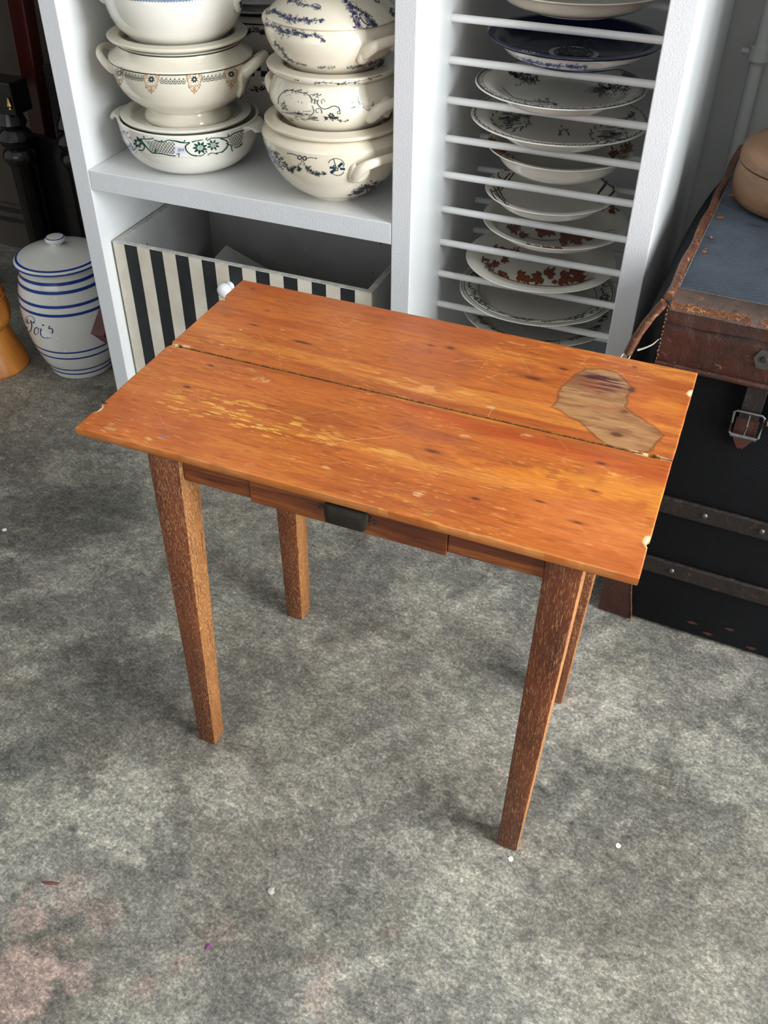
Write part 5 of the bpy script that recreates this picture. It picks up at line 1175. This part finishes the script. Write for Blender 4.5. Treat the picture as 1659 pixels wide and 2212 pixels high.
# lid: front leather panel, canvas top, leather border, pipings
lid = tbox('lid', .0, TW, -.0065, TD+.004, ZLT-.010, ZLT, 'canvas_blue', bev=.003, smooth=40)
tag(lid, 'lid top of faded blue-grey twill canvas')
nU, nZ = 60, 14; V = []; Fc = []
for j in range(nZ+1):
    for i in range(nU+1):
        u_ = .004+(TW-.004)*i/nU; z_ = ZLB+(ZLT-.0045-ZLB)*j/nZ
        V.append(T(u_, -.0085+.0022*(fbm(np.array([u_*40.]), np.array([z_*60.]), 5, 3)[0]-.5)-.0022*math.sin(math.pi*j/nZ)-(.0016 if j in (8,) else 0), z_))
for j in range(nZ):
    for i in range(nU): k = j*(nU+1)+i; Fc.append((k, k+1, k+nU+2, k+nU+1))
nf = len(V); V += [T(.004+(TW-.004)*i/nU, -.0060, ZLB) for i in range(nU+1)]; Fc += [(nf+i, nf+i+1, i+1, i) for i in range(nU)]
pyobj('front_panel', V, Fc, 'leather_brown', lid, smooth=80)
tbox('back_panel', .004, TW, TD+.0005, TD+.004, ZLB, ZLT-.0102, 'canvas_black', lid, .0006, 1)
tbox('side_panel', TW, TW+.0035, -.006, TD+.004, ZLB, ZLT-.0045, 'canvas_black', lid, .0006, 1)
# leather border along the front of the lid top, curling over the arris
V = []; Fc = []
pr = [(.034, ZLT+.0010), (.033, ZLT+.0022), (.012, ZLT+.0024), (.000, ZLT+.0020), (-.0070, ZLT-.0005), (-.0100, ZLT-.0055), (-.0112, ZLT-.0110)]
for v_, z_ in pr:
    for i in range(nU+1):
        u_ = .006+(TW-.006)*i/nU; V.append(T(u_, v_+.0016*(fbm(np.array([u_*30.]), np.array([v_*80.]), 8, 3)[0]-.5), z_+.0012*(fbm(np.array([u_*50.]), np.array([v_*90.+3]), 6, 3)[0]-.5)))
for j in range(len(pr)-1):
    for i in range(nU): k = j*(nU+1)+i; Fc.append((k, k+nU+1, k+nU+2, k+1))
bd = pyobj('leather_border', V, Fc, 'leather_border', lid, smooth=80)
# frayed orange wear along the arris: short fibres
V = []; Fc = []; rg = random.Random(3)
for _ in range(3600):
    u_ = .008+(TW-.012)*rg.random(); s0 = rg.gauss(0, .45); v_ = -.0085+.006*s0*-1; z_ = ZLT-.0030+.0045*max(-1, min(1, s0)); v_ = -.0100+.0050*max(0, s0)
    if fbm(np.array([u_*34.]), np.array([1.5]), 4, 3)[0] < .36: continue
    a = rg.uniform(0, 6.28); ln = rg.uniform(.002, .006); b = len(V); p_ = Vector(T(u_, v_-.0012, z_)); d_ = Vector((math.cos(a)*ln, -rg.uniform(0, .0014), math.sin(a)*ln*.6)); w_ = Vector((0, 0, .00045)) if abs(math.cos(a)) > .5 else Vector((.00045, 0, 0))
    V += [p_-w_, p_+w_, p_+d_]; Fc.append((b, b+1, b+2))
fr_ = pyobj('frayed_edge', V, Fc, 'leather_worn', bd); fr_['kind'] = 'stuff'; fr_['label'] = 'frayed orange leather fibres along the lid edge'
V = []; Fc = []
for i in range(120):
    u_ = .012+i*.004; b = len(V); V += [T(u_, .0312, ZLT+.0026), T(u_+.0026, .0312, ZLT+.0026), T(u_+.0026, .0323, ZLT+.0026), T(u_, .0323, ZLT+.0026)]; Fc.append((b, b+1, b+2, b+3))
o = pyobj('stitching', V, Fc, 'stitch', bd); o['kind'] = 'stuff'
# left edge piping, running back along the top, then down the splayed front corner of the torn side flap
def wv(i, s): return .0012*math.sin(i*1.7+s)
ptop = [T(.000+wv(i, 0), -.003+.640*i/16, ZLT+.001+wv(i, 2)) for i in range(17)]
pyobj('edge_piping', *tube(spline(ptop, 3), .0062, 12), 'leather_pipe', lid, smooth=60)
V = []; Fc = []
for i in range(90):
    y_ = .01+i*.0066; b = len(V); V += [T(.0068, y_, ZLT+.0010), T(.0080, y_, ZLT+.0008), T(.0080, y_+.004, ZLT+.0008), T(.0068, y_+.004, ZLT+.0010)]; Fc.append((b, b+1, b+2, b+3))
o = pyobj('stitching', V, Fc, 'stitch', lid); o['kind'] = 'stuff'
for v_, r_ in ((.40, .008), (.30, .008), (.275, .003), (.22, .004), (.175, .003), (.165, .006)):
    pg = []
    for a in np.linspace(0, 6.28, 15)[:-1]:
        rr = r_*random.uniform(.55, 1.1); pg.append(T(.019+rr*.7*math.cos(a), v_+rr*math.sin(a), ZLT+.0012))
    pyobj('worn_patch', pg+[T(.019, v_, ZLT+.0020)], [(i, (i+1) % 14, 14) for i in range(14)], 'leather_worn', lid)
fa, fb, fc, fd = Vector(T(-.002, -.004, ZLT-.004)), Vector(T(-.036, -.006, ZLB+.002)), Vector(T(-.010, TD, ZLB+.002)), Vector(T(-.002, TD, ZLT-.004))
V = []; Fc = []; n1_, n2_ = 24, 8
for i in range(n1_+1):
    a = i/n1_
    for j in range(n2_+1):
        b = j/n2_; top_ = fa.lerp(fd, a); bot = fb.lerp(fc, min(1, a*1.6)**.7); p_ = top_.lerp(bot, b); p_.x -= (.006+.015*math.sin(math.pi*min(1, a*1.15)))*math.sin(math.pi*b)**.7; V.append(tuple(p_))
for i in range(n1_):
    for j in range(n2_): k = i*(n2_+1)+j; Fc.append((k, k+1, k+n2_+2, k+n2_+1))
tag(pyobj('side_flap', V, Fc, 'canvas_black', lid, smooth=80), 'torn canvas side of the lid splayed outwards')
cp = [fa.lerp(fb, k/8)+Vector((-.004*math.sin(math.pi*k/8)-.001, -.004, .001)) for k in range(9)]
pyobj('corner_piping', *tube(cp, [.0062+.0004*math.sin(k*2.3) for k in range(9)], 12, 1.15), 'leather_pipe', lid, smooth=60)
pyobj('bottom_piping', *tube([T(.002+(TW-.004)*i/20, -.0095+.0004*math.sin(i*2), ZLB-.0015) for i in range(21)], .0048, 10), 'leather_brown', lid, smooth=60)
pyobj('panel_seam', *tube([T(.006+(TW-.01)*i/20, -.0118, ZLB+.062-.001*math.sin(i)) for i in range(21)], .0011, 6), 'leather_dark', lid, smooth=60)
V, Fc = [], []
for i in range(14):
    z_ = ZLB+.004+i*.0062; V, Fc = join((V, Fc), tube([T(.0035+.0018*math.sin(i*2.1), -.0105, z_), T(.0030, -.0120, z_+.0018), T(.0035, -.0100, z_+.0034)], .0011, 6))
o = pyobj('broken_stitches', V, Fc, 'leather_pipe', lid, smooth=60); o['kind'] = 'stuff'
# loose threads
e0 = cp[-1]
pyobj('loose_thread', *tube(spline([e0+Vector((.002, -.003, .003)), e0+Vector((-.006, -.004, -.001)), e0+Vector((-.010, -.006, -.010)), e0+Vector((-.013, -.008, -.020))], 5), .0011, 6), 'thread_pale', lid, smooth=60)
pyobj('loose_thread', *tube(spline([e0+Vector((.004, -.003, -.002)), e0+Vector((.001, -.006, -.010)), e0+Vector((-.002, -.008, -.014)), e0+Vector((.005, -.008, -.018))], 5), .0010, 6), 'thread_pale', lid, smooth=60)
pyobj('loose_thread', *tube(spline([T(.001, -.011, ZLB+.036), T(-.006, -.012, ZLB+.026), T(-.016, -.013, ZLB+.018), T(-.024, -.013, ZLB+.013)], 5), [.0006+.0011*i/15 for i in range(16)], 6), 'thread_pale', lid, smooth=60)
tbox('corner_leather', -.0025, .010, -.0015, .030, .30, ZLB-.008, 'leather_brown', bev=.001)
# strap end and buckle
bu, bz = .1445, .452
st1 = tbox('strap', bu-.014, bu+.014, -.0100, -.0062, bz+.004, ZLB-.007, 'leather_dark', bev=.0012)
pg = [(-.0155, .004), (.0155, .004), (.0155, -.028), (.004, -.047), (-.004, -.047), (-.0155, -.028)]; m = 6
V = [T(bu+a, -.0075, bz+b) for a, b in pg]+[T(bu+a, .0030, bz+b) for a, b in pg]; pyobj('strap_tip', V, [tuple(range(m))[::-1]]+[(i, (i+1) % m, m+(i+1) % m, m+i) for i in range(m)], 'leather_brown', trunk)
fp_ = [(-.0205, .018), (-.0205, -.016), (-.017, -.0195), (.017, -.0195), (.0205, -.016), (.0205, .018), (.017, .0205), (-.017, .0205), (-.0205, .018), (-.0205, .0)]
bk = pyobj('buckle', *tube([T(bu+a, -.0125, bz+b-.004) for a, b in fp_], .0018, 10), 'buckle_steel', trunk, smooth=60)
pyobj('prong', *tube([T(bu, -.0140, bz+.015), T(bu+.001, -.0150, bz-.004), T(bu, -.0145, bz-.024)], [.0016, .0015, .0011], 8), 'buckle_steel', bk, smooth=60)
pyobj('roller', *tube([T(bu-.018, -.0125, bz-.0235), T(bu+.018, -.0125, bz-.0235)], .0032, 12), 'buckle_steel', bk, smooth=60)
tbox('strap_tab', .1690, .215, -.0140, -.0100, .455, ZLB+.005, 'leather_worn', bev=.0012)
# hexagonal lock plate on the lid front
hp = [T(.141+.0135*math.cos(a), -.0135, ZLB+.040+.0165*math.sin(a)) for a in np.linspace(0, 6.283, 7)[:-1]]; hq = [T(.141+.0135*math.cos(a), -.0085, ZLB+.040+.0165*math.sin(a)) for a in np.linspace(0, 6.283, 7)[:-1]]
lkp = pyobj('lock_plate', hp+hq, [tuple(range(6))[::-1]]+[(i, (i+1) % 6, 6+(i+1) % 6, 6+i) for i in range(6)], 'rivet', lid)
V, Fc = lathe([(0, .0022), (.004, .0020), (.0052, 0)], 0, 0, 12); pyobj('lock_stud', [T(.141+x, -.0136-zz, ZLB+.040+y) for x, y, zz in V], Fc, 'hole_dark', lkp)

# round wooden box on the trunk
HX, HY, HZ = .066, 1.635, ZLT+.0026
hb = thing('round_box', 'round pale brown lidded wooden box standing on the trunk', 'box', (HX, HY, HZ))
V, Fc = lathe([(0, HZ), (.095, HZ), (.104, HZ+.004), (.109, HZ+.014), (.1105, HZ+.030), (.1095, HZ+.050), (.107, HZ+.060), (.100, HZ+.061), (0, HZ+.061)], HX, HY, 96); pyobj('body', V, Fc, 'hatbox_wood', hb, smooth=50)
V, Fc = lathe([(0, HZ+.0614), (.105, HZ+.0614), (.1085, HZ+.063), (.1085, HZ+.072), (.106, HZ+.082), (.099, HZ+.090), (.085, HZ+.0945), (.05, HZ+.098), (0, HZ+.099)], HX, HY, 96); pyobj('lid', V, Fc, 'hatbox_wood', hb, smooth=50)

# ================================================================== bits on the floor
def flat_bit(name, px, py, r, mat, label, cat, h=.0012, n=12, sx=1.0, ang=0):
    p = onz(px, py, 0); rg = random.Random(int(px)); pts = []
    for i in range(n):
        a = 2*math.pi*i/n; rr = r*rg.uniform(.8, 1.1); x = rr*sx*math.cos(a); y = rr*math.sin(a); pts.append((p[0]+x*math.cos(ang)-y*math.sin(ang), p[1]+x*math.sin(ang)+y*math.cos(ang)))
    V = [(x, y, .0003) for x, y in pts]+[(x, y, h*.7) for x, y in pts]+[(p[0], p[1], h)]
    o = pyobj(name, V, [tuple(range(n))[::-1]]+[(i, (i+1) % n, n+(i+1) % n, n+i) for i in range(n)]+[(n+i, n+(i+1) % n, 2*n) for i in range(n)], mat, None, (p[0], p[1], 0)); return tag(o, label, cat)
flat_bit('paper_scrap', 1103, 1856, .0042, 'paper_dot', 'round white paper scrap on the floor by the front table leg foot', 'scrap')
flat_bit('paper_scrap', 1335, 1827, .0040, 'paper_dot', 'round white paper scrap alone on the open floor', 'scrap')
flat_bit('wood_splinter', 108, 1908, .0024, 'splinter_wood', 'thin red-brown wood splinter lying on the floor', 'splinter', .002, 12, 6.0, .30)
flat_bit('flower_petal', 450, 2045, .0024, 'petal', 'tiny purple petal lying on the concrete floor', 'petal', .002, 10, 1.8, 1.3)
flat_bit('stone_chip', 586, 1926, .0050, 'stone', 'pale chip of stone in a worn spot of the floor', 'stone', .003, 9)
flat_bit('plaster_crumb', 10, 1145, .0045, 'chip_white', 'white plaster crumb on the floor near the dim side', 'crumb', .002, 8)
